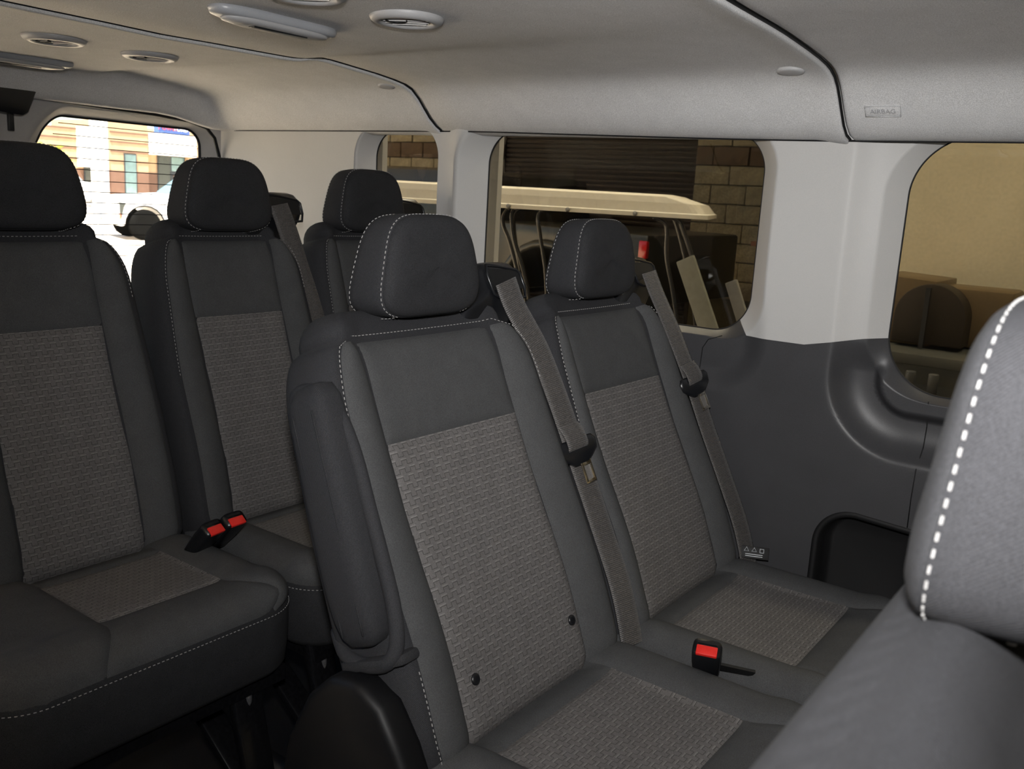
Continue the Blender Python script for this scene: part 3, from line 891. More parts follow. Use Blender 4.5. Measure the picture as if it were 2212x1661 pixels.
    xp0, xp1 = (.247, .432) if row == 4 else (.322, .545)
    RC = .085
    def ch(x, side):
        h = cl if side > 0 else cr
        t = x-(xf-RC)
        if t > 0: h -= RC-math.sqrt(max(0, RC*RC-min(t, RC)**2))
        return h
    def CT(x, y):
        side = 1 if y > 0 else -1; a = abs(y)
        z = ztop+.010*math.sin(math.pi/2*smooth01((a-ph*.8)/.1))+.007*smooth01((x-xp1)/.05)-.006*math.exp(-((x-.5*(xp0+xp1))/.1)**2)*(1 if a < ph else 0)
        z -= .02*smooth01((xp0-x)/.07)*(1 if a < ph else .4)
        d = min(ch(x, side)-a, xf-x); R = .050
        if d < R: z -= R-math.sqrt(max(0, R*R-(R-max(d, 0))**2))
        return z
    def outline(inset, z):
        pts = []
        for side, rng in ((1, range(0, 25)), (-1, range(24, -1, -1))):
            for i in rng:
                if i <= 12: x = lerp(cb, xf-RC, i/12)
                else: x = xf-RC+RC*math.sin(math.pi/2*(i-12)/12)
                h = ch(x, side)
                # inset along the local normal (approximate)
                if i > 12:
                    t = math.pi/2*(i-12)/12; pts.append((x-inset*math.sin(t), side*(h-inset*math.cos(t)), z))
                else: pts.append((x, side*(h-inset), z))
        return pts
    zt = ztop-.018
    lv = [(.030, zt-.135), (.012, zt-.132), (.004, zt-.12), (0, zt-.08), (-.001, zt-.04), (0, zt-.014), (.005, zt-.003), (.012, zt)]
    loops = [outline(i_, z) for i_, z in lv]; V, F = loft(loops); uv = []
    for k, lp in enumerate(loops):
        d = 0
        for i, p in enumerate(lp):
            if i: d += (Vector(p)-Vector(lp[i-1])).length
            uv.append((d, lp[0][2]))
    sk = mesh('skirt', V, F, 'black_fabric', cu, uv=uv); sk['label'] = 'black fabric skirt'
    def pw(x, side):
        if x <= xp1: return ph
        return max(.02, min(ph+.055*((x-xp1)/(xf-xp1))**2, ch(x, side)-.008))
    def strip(x0, x1, name, mat, nu, nv, puff, uvf=None):
        def P(u, v):
            x = lerp(x0, x1, v); y = lerp(pw(x, 1), -pw(x, -1), u); return (x, y, CT(x, y))
        panel(name, P, nu, nv, mat, cu, puff=puff, uvf=uvf)
    strip(cb, xp0, 'rear_strip', 'grey_fabric', 20, 10, .004)
    strip(xp0, xp1, 'pattern_panel', 'weave_fabric', 26, 22, .0035, lambda u, v: (lerp(-ph, ph, u)+3, lerp(xp1-xp0, 0, v)+.004))
    strip(xp1, xf-.0004, 'front_strip', 'grey_fabric', 24, 16, .005)
    for side in (1, -1):
        def P(u, v, side=side):
            t = v; x = lerp(cb, xf-.0004, t); a = lerp(pw(x, side), max(ch(x, side)-.0003, pw(x, side)+.002), u if side < 0 else 1-u)
            y = a*side; return (x, y, CT(x, y))
        panel('bolster', P, 12, 34, 'grey_fabric', cu, puff=.005)
    o_ = outline(-.0016, ztop-.034)
    stitch('stitching', o_, cu)
    # --- seat furniture
    if tower:
        tw = empty('belt_tower', parent=root)
        y0 = half(LB-.05, 1)-.075
        loops = []
        for s, a0, a1, n0, n1 in ((LB-.05, -.065, .075, -.085, -.03), (LB+.0, -.065, .085, -.085, -.022), (LB+.022, -.060, .098, -.08, -.008), (LB+.04, -.030, .108, -.078, .0), (LB+.055, .002, .115, -.074, .002), (LB+.085, .006, .116, -.072, .0), (LB+.100, .012, .110, -.066, -.008), (LB+.106, .022, .098, -.058, -.016)):
            q = []
            for i in range(28):
                t = 2*math.pi*i/28; c, s_ = math.cos(t), math.sin(t)
                yy = (a0+a1)/2+(a1-a0)/2*math.copysign(abs(c)**.4, c); nn = (n0+n1)/2+(n1-n0)/2*math.copysign(abs(s_)**.45, s_)
                q.append(B(y0+yy, s, nn))
            loops.append(q)
        V, F = loft(loops); mesh('tower_body', V, F, 'gloss_black', tw)
        fr = [B(y0+a_*.93+.003, LB+b_*.96, .0035) for a_, b_ in ((.014, .099), (.05, .096), (.100, .088), (.110, .080), (.112, .055), (.106, .036), (.07, .034), (.03, .038), (.014, .046), (.010, .08))]
        MB().tube(fr, .0028, 8, closed=True).build('guide_loop', 'gloss_black', tw, smooth=True)
        pl = [B(y0+a_, LB+b_, .004) for a_, b_ in ((.018, .088), (.10, .085), (.103, .05), (.02, .05))]
        mb = MB(); mb.add(pl+[p-Vector((.004, 0, 0)) for p in pl], [(0, 1, 2, 3), (7, 6, 5, 4), (0, 4, 5, 1), (1, 5, 6, 2), (2, 6, 7, 3), (3, 7, 4, 0)])
        mb.build('guide_flap', 'black_panel', tw)
    if armrest:
        ar = empty('armrest', parent=root)
        loops = []; uv = []
        prof = [(.205, .30), (.210, .62), (.222, .82), (.245, .94), (.28, 1.0), (.33, 1.0), (.42, .97), (.50, .93), (.535, .84), (.552, .62), (.556, .3)]
        for s, k in prof:
            yc_, nc = -(half(min(s, LB), -1)+.002), -.028+.012*smooth01((s-.1)/.3)
            q = []
            for i in range(32):
                t = 2*math.pi*i/32; c, s_ = math.cos(t), math.sin(t)
                q.append(B(yc_+.030*k*math.copysign(abs(c)**.6, c), s, nc+.042*k*math.copysign(abs(s_)**.55, s_)))
            loops.append(q)
        V, F = loft(loops)
        for k, q in enumerate(loops):
            d = 0
            for i, p in enumerate(q):
                if i: d += (p-q[i-1]).length
                uv.append((d, prof[k][0]))
        mesh('pad', V, F, 'twill_fabric', ar, uv=uv)
        for dn in (-.018, .022):
            MB().tube([B(-(half(s, -1)+.0292), s, -.028+.012*smooth01((s-.1)/.3)+dn) for s in [.225+.0155*i for i in range(20)]], .0014, 5).build('welt', 'black_fabric', ar, smooth=True)
        led = [B(-(half(.2, -1)+a_), s_, n_) for s_ in (.174, .190) for a_, n_ in ((-.02, -.09), (.016, -.08), (.018, .0), (.004, .03), (-.03, .03))]
        MB().add(led, [(0, 1, 2, 3, 4), (9, 8, 7, 6, 5)]+[(i_, (i_+1) % 5, 5+(i_+1) % 5, 5+i_) for i_ in range(5)]).build('pocket_ledge', 'black_fabric', ar, bevel=.006)
        # fabric pocket lip that frames the folded armrest
        lip = [B(-(half(min(s, LB), -1)+dy_), s, n_) for s, n_, dy_ in ((.225, -.11, -.02), (.195, -.08, .0), (.180, -.035, .006), (.182, .006, .006), (.205, .024, .0), (.25, .029, -.006), (.31, .028, -.010), (.38, .026, -.011), (.45, .022, -.012), (.505, .012, -.010), (.540, -.010, -.006), (.552, -.040, -.004), (.548, -.066, -.008), (.52, -.09, -.025))]
        cvp = []
        for i in range(len(lip)-1):
            p0, p1, p2, p3 = lip[max(i-1, 0)], lip[i], lip[i+1], lip[min(i+2, len(lip)-1)]
            for t in (0, .25, .5, .75):
                cvp.append(.5*((2*p1)+(-p0+p2)*t+(2*p0-5*p1+4*p2-p3)*t*t+(-p0+3*p1-3*p2+p3)*t**3))
        MB().tube(cvp, .0105, 10).build('pocket_lip', 'twill_fabric', ar, smooth=True)
    if cover:
        poly = [(.02, .24), (.06, .42), (.10, .50), (.145, .545), (.19, .553), (.235, .53), (.27, .48), (.30, .42), (.335, .375), (.40, .35), (.60, .345), (.635, .32), (.635, .24)]
        MB().prism(poly, -hwr-.040, -hwr+.012, axis='Y').build('side_cover', 'cover_black', root, bevel=.014, seg=3)
        MB().tube([(.255, -hwr-.02, .32), (.27, -hwr-.042, .30), (.30, -hwr-.048, .285)], .008, 8).build('recline_lever', 'gloss_black', root, smooth=True)
    if plugs:
        for yy, s in ((-.118, .105), (.128, .105)):
            c = B(yy, s, FR(yy, s)+.004); e = empty('plug_anchor')
            bpy.data.objects.remove(e)
            V = []; loops = []
            for k, h in ((1, -.004), (1, .0015), (.8, .003), (.4, .0036)):
                loops.append([c+Vector((0, .0085*k*math.cos(a*math.pi/10), 0))+Vector((ax, 0, az))*.0085*k*math.sin(a*math.pi/10)+Vector((nx_, 0, nz_))*h for a in range(20)])
            V, F = loft(loops); mesh('plug', V, F, 'gloss_black', root)
    for ly in legs:
        lg = empty('leg', (0, ly, 0), parent=root)
        zt_ = ztop-.135
        xa = .50 if row == 4 else .56
        mb = MB(); mb.beam((xa, 0, zt_), (xa+.095, 0, .0), .058, .022, (1, 0, 0)); mb.build('front_post', 'leg_paint', lg, bevel=.006)
        MB().beam((xa+.055, .0, .12), (xa-.30, .0, zt_+.02), .05, .018, (0, 0, 1)).build('strut', 'leg_paint', lg, bevel=.005)
        MB().box((xa-.05, 0, .012), (.42, .065, .024)).build('foot_rail', 'leg_paint', lg, bevel=.006)
        for k, (dx, dz) in enumerate(((.045, .115), (.022, .09), (.055, .07))):
            MB().lathe([(.0, .0), (.011, .0), (.0115, .005), (.009, .008), (.004, .008)], 14, (xa+dx, -.0325-.008, dz), 'Y').build('bolt', 'bolt_metal', lg, smooth=True)
        for t in (.12, .8):  # bright metal ovals drawn as the highlights on the leg slots
            p = Vector((xa, 0, zt_)).lerp(Vector((xa+.095, 0, 0)), t)
            V = []; loops = []
            for k, h in ((1, .008), (1, .0135), (.7, .0155)):
                loops.append([p+Vector((h+.016*k*math.sin(a*math.pi/10)*-.26, .006*k*math.cos(a*math.pi/10), .022*k*math.sin(a*math.pi/10))) for a in range(20)])
            V, F = loft(loops); mesh('slot_highlight', V, F, 'bolt_metal', lg)
    MB().box((xb+.12, (cl-cr)/2, ztop-.165), (.40, cl+cr-.06, .03)).build('seat_pan', 'leg_paint', root)
    return root, B, half
R4, R3, R2 = -1.70, -.96, -.050
sA, BA, hA = seat(R4, .800, 4, 'black and grey rear seat at the left picture edge, buckles on its right', hwl=.205, hwr=.205, ph=.112, tower=False, legs=(.10, -.24), cush_r=.33, group='row of narrow seats by the back door')
sB, BB, hB = seat(R4, 1.225, 4, 'black and grey rear seat between the leftmost seat and the window-side seat', hwl=.205, hwr=.205, ph=.112, legs=(-.155, .13), group='row of narrow seats by the back door')
sC, BC, hC = seat(R4, 1.650, 4, 'black and grey rear seat half hidden under the small quarter window', hwl=.205, hwr=.205, ph=.112, legs=(.12,), group='row of narrow seats by the back door')
sD, BD, hD = seat(R3, 1.040, 3, 'black and grey aisle seat with folded armrest in the centre of the picture', armrest=True, cover=True, legs=(-.12,), plugs=True, group='pair of wide seats in the middle row')
sE, BE, hE = seat(R3, 1.550, 3, 'black and grey window seat next to the charcoal wall panel', hwr=.235, hwl=.245, legs=(.1,), group='pair of wide seats in the middle row')
sF, BF, hF = seat(R2, .522, 3, 'close seat at the right picture edge, bright from the flash', hwr=.40, tower=False, legs=(-.14, .14), shoulder=.03, sewn=False)

# ---- seat belts
def ribbon(name, pts, width, side, mat, parent, t=.0013):
    """flat strap along pts; side(i) gives the width direction"""
    P = [Vector(p) for p in pts]; n = len(P); V = []; UV = []; F = []; d = 0
    for i in range(n):
        if i: d += (P[i]-P[i-1]).length
        tg = (P[min(i+1, n-1)]-P[max(i-1, 0)]).normalized()
        s = Vector(side(i/(n-1))); s = (s-tg*s.dot(tg)).normalized(); nn = s.cross(tg)
        for a, b_ in ((-1, -1), (-.5, -1), (0, -1), (.5, -1), (1, -1), (1, 1), (.5, 1), (0, 1), (-.5, 1), (-1, 1)):
            V.append(P[i]+s*a*width/2+nn*b_*t/2); UV.append((a*width/2, d))
    for i in range(n-1):
        for j in range(10): F.append((i*10+j, i*10+(j+1) % 10, (i+1)*10+(j+1) % 10, (i+1)*10+j))
    return mesh(name, V, F, mat, parent, uv=UV)
def catmull(pts, k=8):
    P = [Vector(p) for p in pts]; out = []
    for i in range(len(P)-1):
        p0, p1, p2, p3 = P[max(i-1, 0)], P[i], P[i+1], P[min(i+2, len(P)-1)]
        for j in range(k):
            t = j/k; out.append(.5*((2*p1)+(-p0+p2)*t+(2*p0-5*p1+4*p2-p3)*t*t+(-p0+3*p1-3*p2+p3)*t**3))
    return out+[P[-1]]
def seat_belt(X, Y, label, pts, tongue_at=None, group='seat belts hanging beside the seats', end=None):
    root = empty('seat_belt', (X, Y, 0)); tag(root, label, 'seat belt', group)
    cv = catmull(pts, 10)
    sd = lambda t: Vector((.25+.1*t, 1, 0))
    ribbon('webbing', cv, .047, sd, 'belt_webbing', root)
    if tongue_at is not None:
        p = Vector(tongue_at)
        i = min(range(len(cv)), key=lambda k: (cv[k]-p).length)
        tg = (cv[min(i+1, len(cv)-1)]-cv[i-1]).normalized()
        s = sd(i/len(cv)); s = (s-tg*s.dot(tg)).normalized(); nn = s.cross(tg)
        if nn.x < 0: nn = -nn
        c = cv[i]+nn*.004
        tn = empty('tongue', parent=root)
        # rounded plastic grip
        outl = [(a_*1.3, b2_*1.15) for a_, b2_ in [(-.036, -.008), (-.030, -.016), (-.018, -.017), (.0, -.014), (.018, -.017), (.030, -.016), (.036, -.008), (.034, .006), (.022, .016), (.011, .024), (-.011, .024), (-.022, .016), (-.034, .006)]]
        loops = []
        for k, h in ((.86, -.0065), (1, -.003), (1, .003), (.86, .0065)):
            loops.append([c+s*a*k+tg*(b_*k)+nn*h for a, b_ in outl])
        V, F = loft(loops); mesh('grip', V, F, 'gloss_black', tn)
        fold = [c+nn*h_+tg*b2_ for b2_, h_ in ((-.045, -.001), (-.03, .006), (-.018, .0085), (-.008, .0085), (-.001, .006), (.002, .0))]
        ribbon('webbing_fold', fold, .047, lambda t_: s, 'belt_webbing', root)
        plate = [(-.0115, .020), (.0115, .020), (.0125, .056), (.009, .062), (-.009, .062), (-.0125, .056)]
        hole = [(-.0065, .030), (.0065, .030), (.0065, .052), (-.0065, .052)]
        off = nn*.004+s*.006
        mb = MB()
        for (a, b_) in ((( -.0095, .020), (-.0095, .060)), ((.0095, .020), (.0095, .060))):
            mb.beam(c+off+s*a[0]+tg*a[1], c+off+s*b_[0]+tg*b_[1], .0058, .0026, nn)
        mb.beam(c+off-s*.0122+tg*.0585, c+off+s*.0122+tg*.0585, .007, .0026, nn)
        mb.beam(c+off-s*.0122+tg*.026, c+off+s*.0122+tg*.026, .010, .0026, nn)
        mb.build('metal_plate', 'chrome', tn, bevel=.0007)
        mb = MB().beam(c+off-nn*.001+tg*.030, c+off-nn*.001+tg*.055, .0135, .0012, nn); mb.build('stamped_centre', 'dark_mark', tn)
    return root
wide = [(.030, .205, 1.030), (.045, .218, .985), (.078, .25, .91), (.115, .262, .83), (.158, .270, .735), (.215, .272, .62), (.268, .266, .52), (.300, .262, .43)]
seat_belt(R3, 1.04, 'seat belt hanging between the two middle-row seats, tongue half way down', wide, (.155, .269, .742))
wide2 = [(.034, .20, 1.030), (.055, .205, .985), (.095, .215, .91), (.145, .232, .80), (.185, .247, .70), (.230, .258, .60), (.275, .264, .50), (.305, .264, .41)]
seat_belt(R3, 1.55, 'seat belt beside the charcoal wall panel at the window seat', wide2, (.147, .233, .795))
nar = [(.020, .148, 1.125), (.038, .155, 1.08), (.060, .175, .99), (.088, .190, .90), (.12, .198, .80), (.165, .205, .66), (.19, .205, .55)]
seat_belt(R4, 1.225, 'dark seat belt over the left shoulder of the middle rear seat, behind the aisle seat', nar)

def buckle(loc, rz, ry, label, group=None, tilt=0.0):
    b_ = empty('belt_buckle', loc, rz); b_.rotation_euler = (tilt, ry, rz); b_.scale = (1.18,)*3; tag(b_, label, 'buckle', group)
    loops = []
    for z, k in ((-.045, .78), (-.02, .92), (.0, 1.0), (.022, 1.0), (.027, .94)):
        loops.append([(.013*k*math.copysign(abs(math.sin(a*math.pi/12))**.45, math.sin(a*math.pi/12)), .0195*k*math.copysign(abs(math.cos(a*math.pi/12))**.45, math.cos(a*math.pi/12)), z) for a in range(24)])
    V, F = loft(loops); mesh('case', V, F, 'gloss_black', b_)
    MB().box((.0055, 0, .0262), (.0145, .028, .006)).build('red_button', 'red_plastic', b_, bevel=.0015)
    MB().box((-.0065, 0, .0272), (.0035, .026, .0015)).build('slot', 'black_panel', b_)
    MB().tube([(0, 0, -.04), (-.006, 0, -.075), (-.02, 0, -.11)], .008, 8).build('stalk', 'black_panel', b_, smooth=True)
    return b_
buckle((R4+.33, .955, .528), .15, .72, 'left one of two black belt buckles with red buttons between the rear seats', 'red-button buckles between the rear seats')
buckle((R4+.33, 1.003, .533), .05, .72, 'right one of two black belt buckles with red buttons between the rear seats', 'red-button buckles between the rear seats')
bk = buckle((R3+.445, 1.278, .468), -1.25, .55, 'belt buckle with red button lying between the middle-row cushions')
MB().beam((0, .015, -.012), (-.01, .062, -.030), .013, .004, (1, 0, 0)).build('strap_tail', 'black_panel', bk)
# folded warning label by the wall
wl = empty('warning_label', (-.650, 1.812, .452)); wl.rotation_euler = (.0, -.40, -1.15); tag(wl, 'small black warning label with white symbols at the foot of the wall panel', 'label')
MB().box((0, 0, 0), (.004, .062, .026)).build('tag', 'black_panel', wl, bevel=.0008)
for k, yy in enumerate((-.016, 0, .016)):
    pts = [(.0027, yy+.0055*math.cos(a), .005+.0055*math.sin(a)) for a in ((math.pi/2, math.pi*7/6, math.pi*11/6) if k < 2 else (math.pi/4, math.pi*3/4, math.pi*5/4, math.pi*7/4))]
    MB().tube(pts, .0009, 4, closed=True).build('symbol', 'white_print', wl)
for zz in (-.004, -.008):
    MB().box((.0026, 0, zz), (.0008, .036, .0012)).build('print_line', 'white_print', wl)

# ================================================================== OUTSIDE
GZ = ZC-1.75                     # ground level
def wz(z): return ZC+z           # height given relative to the eye
g = MB().box((-45, 10, GZ-.1), (150, 160, .2)).build('ground', 'concrete'); struct(g, 'sunlit pale concrete lot')
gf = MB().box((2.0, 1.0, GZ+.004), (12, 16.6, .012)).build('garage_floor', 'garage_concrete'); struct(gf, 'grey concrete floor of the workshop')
# workshop shell: roof, front, right walls (the rear is open to the lot)
struct(MB().box((2.3, 1.5, 3.62), (11.6, 16.4, .12)).build('garage_ceiling', 'garage_wall'), 'workshop roof')
struct(MB().box((8.05, 1.5, 1.5), (.1, 16.4, 4.3)).build('wall_garage_front', 'garage_wall'), 'workshop front wall')
struct(MB().box((-2.0, -6.7, 1.5), (20.0, .1, 4.3)).build('wall_garage_right', 'garage_dark'), 'unseen workshop right wall, lengthened and dark to block reflections')  # unseen wall run past the roof edge and darkened to block bright reflections
struct(MB().box((-7.75, 6.3, 3.62), (8.5, 7.0, .12)).build('shade_slab', 'garage_wall'), 'unseen slab added to shade the block wall and shutter')  # unseen slab added to keep direct sun off the shutter
# ---- block wall with the roller shutter
bw = struct(empty('wall_garage_left'), 'split-face block wall with a brown course beside the roller shutter')
YB = 9.3
mb = MB()
for x0, x1 in ((-11.0, -7.10), (-4.45, 8.0)):
    mb.box(((x0+x1)/2, YB+.14, 1.5), (x1-x0, .2, 4.3))
mb.box((-5.8, YB+.14, 3.2), (2.7, .2, .9)); mb.build('mortar_bed', 'mortar', bw)
blk = {}
def block(x, z, wdt, mat):
    key = (round(wdt, 3), mat)
    if key not in blk:
        o = MB().box((0, 0, 0), (wdt-.007, .08, .193)).build('block', mat, bw, bevel=.008, seg=1); blk[key] = o.data
    else:
        o = bpy.data.objects.new('block', blk[key]); COL.objects.link(o); o.parent = bw
    o.location = (x+random.uniform(-.001, .001), YB+random.uniform(-.006, .006), z)
course = [-.85+.2*i for i in range(11)]
for i, zc in enumerate(course):
    mat = 'block_brown' if abs(zc-.55) < .05 else 'block_tan'
    if zc > -.2:
        x = -10.4+(.2 if i % 2 else 0); 
        if i % 2: block(-7.2, wz(zc), .2, mat)
        while x+.2 <= -7.29+.2: 
            if x+.2 <= -7.09: block(x, wz(zc), .4, mat)
            x += .4
    x = -4.25 if i % 2 == 0 else -4.05
    if i % 2: block(-4.35, wz(zc), .2, mat)
    while x < -2.6: block(x, wz(zc), .4, mat); x += .4
sh = empty('roller_shutter', (-5.775, YB+.08, GZ)); tag(sh, 'dark brown roller shutter of narrow slats in the block wall', 'roller shutter')
MB().box((0, .05, 1.6), (2.66, .03, 3.3)).build('backing', 'shutter_brown', sh)
sl = None
for i in range(58):
    prof = [(-.02, -.022), (-.028, 0), (-.02, .022), (.02, .022), (.02, -.022)]
    if sl is None:
        sl = MB().prism(prof, -1.32, 1.32, axis='X').build('slat', 'shutter_brown', sh); o = sl
    else:
        o = bpy.data.objects.new('slat', sl.data); COL.objects.link(o); o.parent = sh
    o.location = (0, 0, .03+.056*i)
for x in (-1.335, 1.335): MB().box((x, 0, 1.6), (.05, .09, 3.25)).build('guide_rail', 'shutter_brown', sh)

# ---- yellow partition wall beyond the front side window
yw = MB().box((.75, 5.25, 1.5), (4.6, .1, 4.3)).build('wall_partition', 'garage_wall'); struct(yw, 'plain yellow wall outside the front side window')
mc = empty('storage_tank', (-.95, 4.55, GZ)); tag(mc, 'brown round-topped tank with a dark end on a bench outside the front window', 'tank')
def arch(hw_, z0, z1, n=16):
    zc = z1-hw_
    return [(-hw_, z0)]+[(-hw_*math.cos(math.pi*i/n), zc+hw_*math.sin(math.pi*i/n)) for i in range(n+1)]+[(hw_, z0)]
zt_ = 1.75-.275
MB().prism([(-.25, 1.168), (-.25, zt_+.012), (.02, zt_), (.02, 1.168)], .05, .5, axis='Y').build('casing', 'tan_cabinet', mc, bevel=.006)
MB().prism([(a+.02, b_) for a, b_ in arch(.155, 1.185, zt_-.01)], -.02, .14, axis='Y').build('end_drum', 'dark_brown', mc, bevel=.006)
MB().box((.01, -.05, 1.31), (.020, .03, .28)).build('post', 'black_paint', mc)
MB().box((.06, .3, 1.31), (.55, .3, .28)).build('rear_casing', 'tan_cabinet', mc, bevel=.02)
bn = empty('workbench', (-.8, 4.6, GZ)); tag(bn, 'grey workbench under the round-topped tank', 'workbench')
MB().box((0, .05, 1.14), (1.3, .7, .05)).build('top', 'bench_grey', bn, bevel=.006)
for x in (-.6, .6):
    for y in (-.25, .35): MB().box((x, y, .56), (.06, .06, 1.12)).build('leg', 'bench_grey', bn)
MB().box((0, -.28, 1.02), (1.2, .02, .2)).build('apron', 'bench_grey', bn)
for k, (dx, mat, lab) in enumerate(((-.115, 'dull_metal', 'left pale can hanging at the workbench edge'), (-.02, 'dull_metal', 'right pale can hanging at the workbench edge'))):
    c = MB().lathe([(.0, 0), (.022, 0), (.022, .10), (.020, .104), (.0, .104)], 14, (0, 0, 0)).build('can', mat, None, smooth=True)
    c.location = (-.8+dx, 4.265, GZ+.99); tag(c, lab, 'can', 'cans at the workbench')

# ---- golf cart with cream roof
gc = empty('golf_cart', (-2.829, 3.835, GZ), math.radians(22)); tag(gc, 'golf cart with long cream roof parked outside the side windows', 'golf cart')
def roof_loop(z, ins_x0, ins_x1, ins_y):
    x0, x1, y0, y1 = -1.5+ins_x0, .975-ins_x1, -.02+ins_y, 1.15-ins_y; r = .06
    pts = []
    for cx, cy, a in ((x1-r, y1-r, 0), (x0+r, y1-r, 90), (x0+r, y0+r, 180), (x1-r, y0+r, 270)):
        for i in range(5):
            t = math.radians(a+90*i/4); pts.append((cx+r*math.cos(t), cy+r*math.sin(t), z))
    return pts
zr = 1.75
V, F = loft([roof_loop(zr-.055, .0, .0, .0), roof_loop(zr-.035, .0, .0, .0), roof_loop(zr-.030, .012, .012, .012), roof_loop(zr+.015, .02, .05, .02), roof_loop(zr+.045, .03, .16, .03), roof_loop(zr+.056, .05, .19, .06)])
mesh('roof', V, F, 'cart_cream', gc, smooth=False)
for x in (-1.1, -.25, -.03, .28, .62): MB().lathe([(.0, 0), (.012, 0), (.012, .006), (.006, .01), (0, .01)], 10, (x, -.026, zr-.044), 'Y').build('roof_bolt', 'tin', gc, smooth=True)
def post(pts, r=.013): MB().tube(catmull(pts, 6), r, 8).build('roof_post', 'black_paint', gc, smooth=True)
post([(-.06, .08, zr-.06), (-.082, .08, zr-.10), (-.078, .08, zr-.15), (-.043, .08, zr-.224), (.012, .08, zr-.391), (.05, .08, zr-.56), (.12, .08, zr-.95)], .011)
post([(-.03, .10, zr-.06), (-.042, .10, zr-.1), (-.018, .10, zr-.222), (.042, .10, zr-.388), (.085, .10, zr-.56), (.15, .10, zr-.95)], .011)
post([(.12, .08, zr-.06), (.106, .08, zr-.1), (.125, .08, zr-.2), (.15, .08, zr-.308), (.17, .08, zr-.43), (.22, .08, zr-.9)], .011)
post([(.70, .08, zr-.06), (.755, .08, zr-.08), (.775, .08, zr-.125), (.786, .08, zr-.263), (.837, .08, zr-.45), (.95, .08, zr-.95)], .011)
post([(.79, .08, zr-.05), (.83, .08, zr-.07), (.853, .08, zr-.11), (.926, .08, zr-.277), (1.0, .08, zr-.458), (1.061, .08, zr-.606), (1.16, .08, zr-.85)], .013)
post([(.68, 1.05, zr-.06), (.74, 1.05, zr-.1), (.87, 1.05, zr-.5), (.95, 1.05, zr-.9)])
post([(-.23, 1.05, zr-.06), (-.27, 1.05, zr-.2), (-.10, 1.05, zr-.9)])
MB().prism([(-1.3, .28), (-1.3, .62), (-.9, .72), (-.35, .72), (-.2, .45), (.45, .40), (.75, .70), (1.1, .86), (1.3, .66), (1.32, .3)], .05, 1.08, axis='Y').build('body', 'grey_paint', gc, bevel=.03)
MB().box((-.62, .56, .78), (.5, .95, .12)).build('bench_seat', 'black_paint', gc, bevel=.03)
for x in (-.95, .95):
    for y in (.02, 1.1): MB().lathe([(.05, -.09), (.19, -.09), (.22, -.06), (.22, .06), (.19, .09), (.05, .09)], 20, (x, y, .22), 'Y').build('wheel', 'rubber', gc, smooth=True)

# ---- lifted dark pickup behind the cart
tk = empty('dark_pickup', (-4.45, 6.5, GZ)); tag(tk, 'dark lifted pickup behind the golf cart, red tail lamp showing', 'pickup')
def side_body(name, poly, y0, y1, mat, parent, bevel=.03): return MB().prism(poly, y0, y1, axis='Y').build(name, mat, parent, bevel=bevel)
ar_ = [(.44*math.cos(math.pi*i/12), .93+.44*math.sin(math.pi*i/12)) for i in range(13)]
side_body('bed', [(.98, .93), (.98, 1.52), (-.62, 1.54), (-.62, .93)]+[(a, b_) for a, b_ in reversed(ar_)], 0, 1.8, 'grey_paint', tk)
side_body('cab', [(-.64, .85), (-.64, 1.56), (-.72, 1.95), (-1.0, 1.985), (-2.3, 1.985), (-2.85, 1.60), (-2.9, .85)], .05, 1.75, 'black_paint', tk)
MB().tube([(a*1.02, -.012, b_+.01) for a, b_ in ar_], .035, 8).build('fender_flare', 'grey_paint', tk, smooth=True)
MB().box((.95, -.005, 1.40), (.075, .05, .14)).build('tail_lamp', 'tail_red', tk, bevel=.01)
for x in (0.0, -3.4):
    for y in (.12, 1.68):
        wv = empty('wheel', (x, y, .41), parent=tk)
        MB().lathe([(.2, -.14), (.36, -.14), (.41, -.10), (.41, .10), (.36, .14), (.2, .14)], 28, (0, 0, 0), 'Y').build('tyre', 'rubber', wv, smooth=True)
        MB().lathe([(.0, -.10), (.12, -.12), (.19, -.11), (.21, -.13)], 20, (0, 0, 0), 'Y').build('rim', 'grey_paint', wv, smooth=True)
side_body('bonnet', [(-2.88, .85), (-2.88, 1.58), (-4.1, 1.45), (-4.2, 1.0), (-4.1, .85)], .05, 1.75, 'black_paint', tk)

# ---- clutter seen low through the middle window
def leaning(name, loc, size, rot, mat, label, cat):
    o = MB().box((0, 0, size[2]/2), size).build(name, mat, None, bevel=.004); o.location = loc; o.rotation_euler = rot; tag(o, label, cat); return o
leaning('leaning_board', (-1.215, 3.42, GZ+.645), (.080, .02, 1.0), (.0, -.45, .0), 'grey_sheet', 'grey board leaning upright outside, right of the window seat headrest', 'board')
leaning('metal_sheet', (-1.11, 3.50, GZ+.645), (.05, .02, .90), (.0, -.42, .0), 'tin', 'narrow pale sheet standing behind the leaning grey board', 'sheet')
cr = empty('wooden_crate', (-1.15, 3.47, GZ)); tag(cr, 'plain wooden crate under the leaning boards', 'crate')
for x in (-.32, .32): MB().box((x, 0, .31), (.04, .5, .62)).build('end_board', 'rust_wood', cr)
for z in (.05, .2, .35, .5): MB().box((0, -.26, z+.03), (.68, .02, .12)).build('slat', 'rust_wood', cr)
MB().box((0, 0, .612), (.68, .5, .016)).build('lid', 'rust_wood', cr)
rk = empty('timber_rack', (-1.75, 5.55, GZ)); tag(rk, 'rust brown timber rack at the lower right of the middle window', 'rack')
for x in (-.42, -.12, .22):
    for y in (0, .3): MB().box((x, y, .85), (.045, .045, 1.7)).build('upright', 'rust_wood', rk)
for z in (.40, .72, .98, 1.55): MB().box((-.1, .15, z), (.75, .36, .03)).build('shelf', 'rust_wood', rk)
bg_ = empty('plastic_bag', (-2.10, 5.66, GZ+1.0)); tag(bg_, 'crumpled pale plastic bag on the timber rack', 'bag')
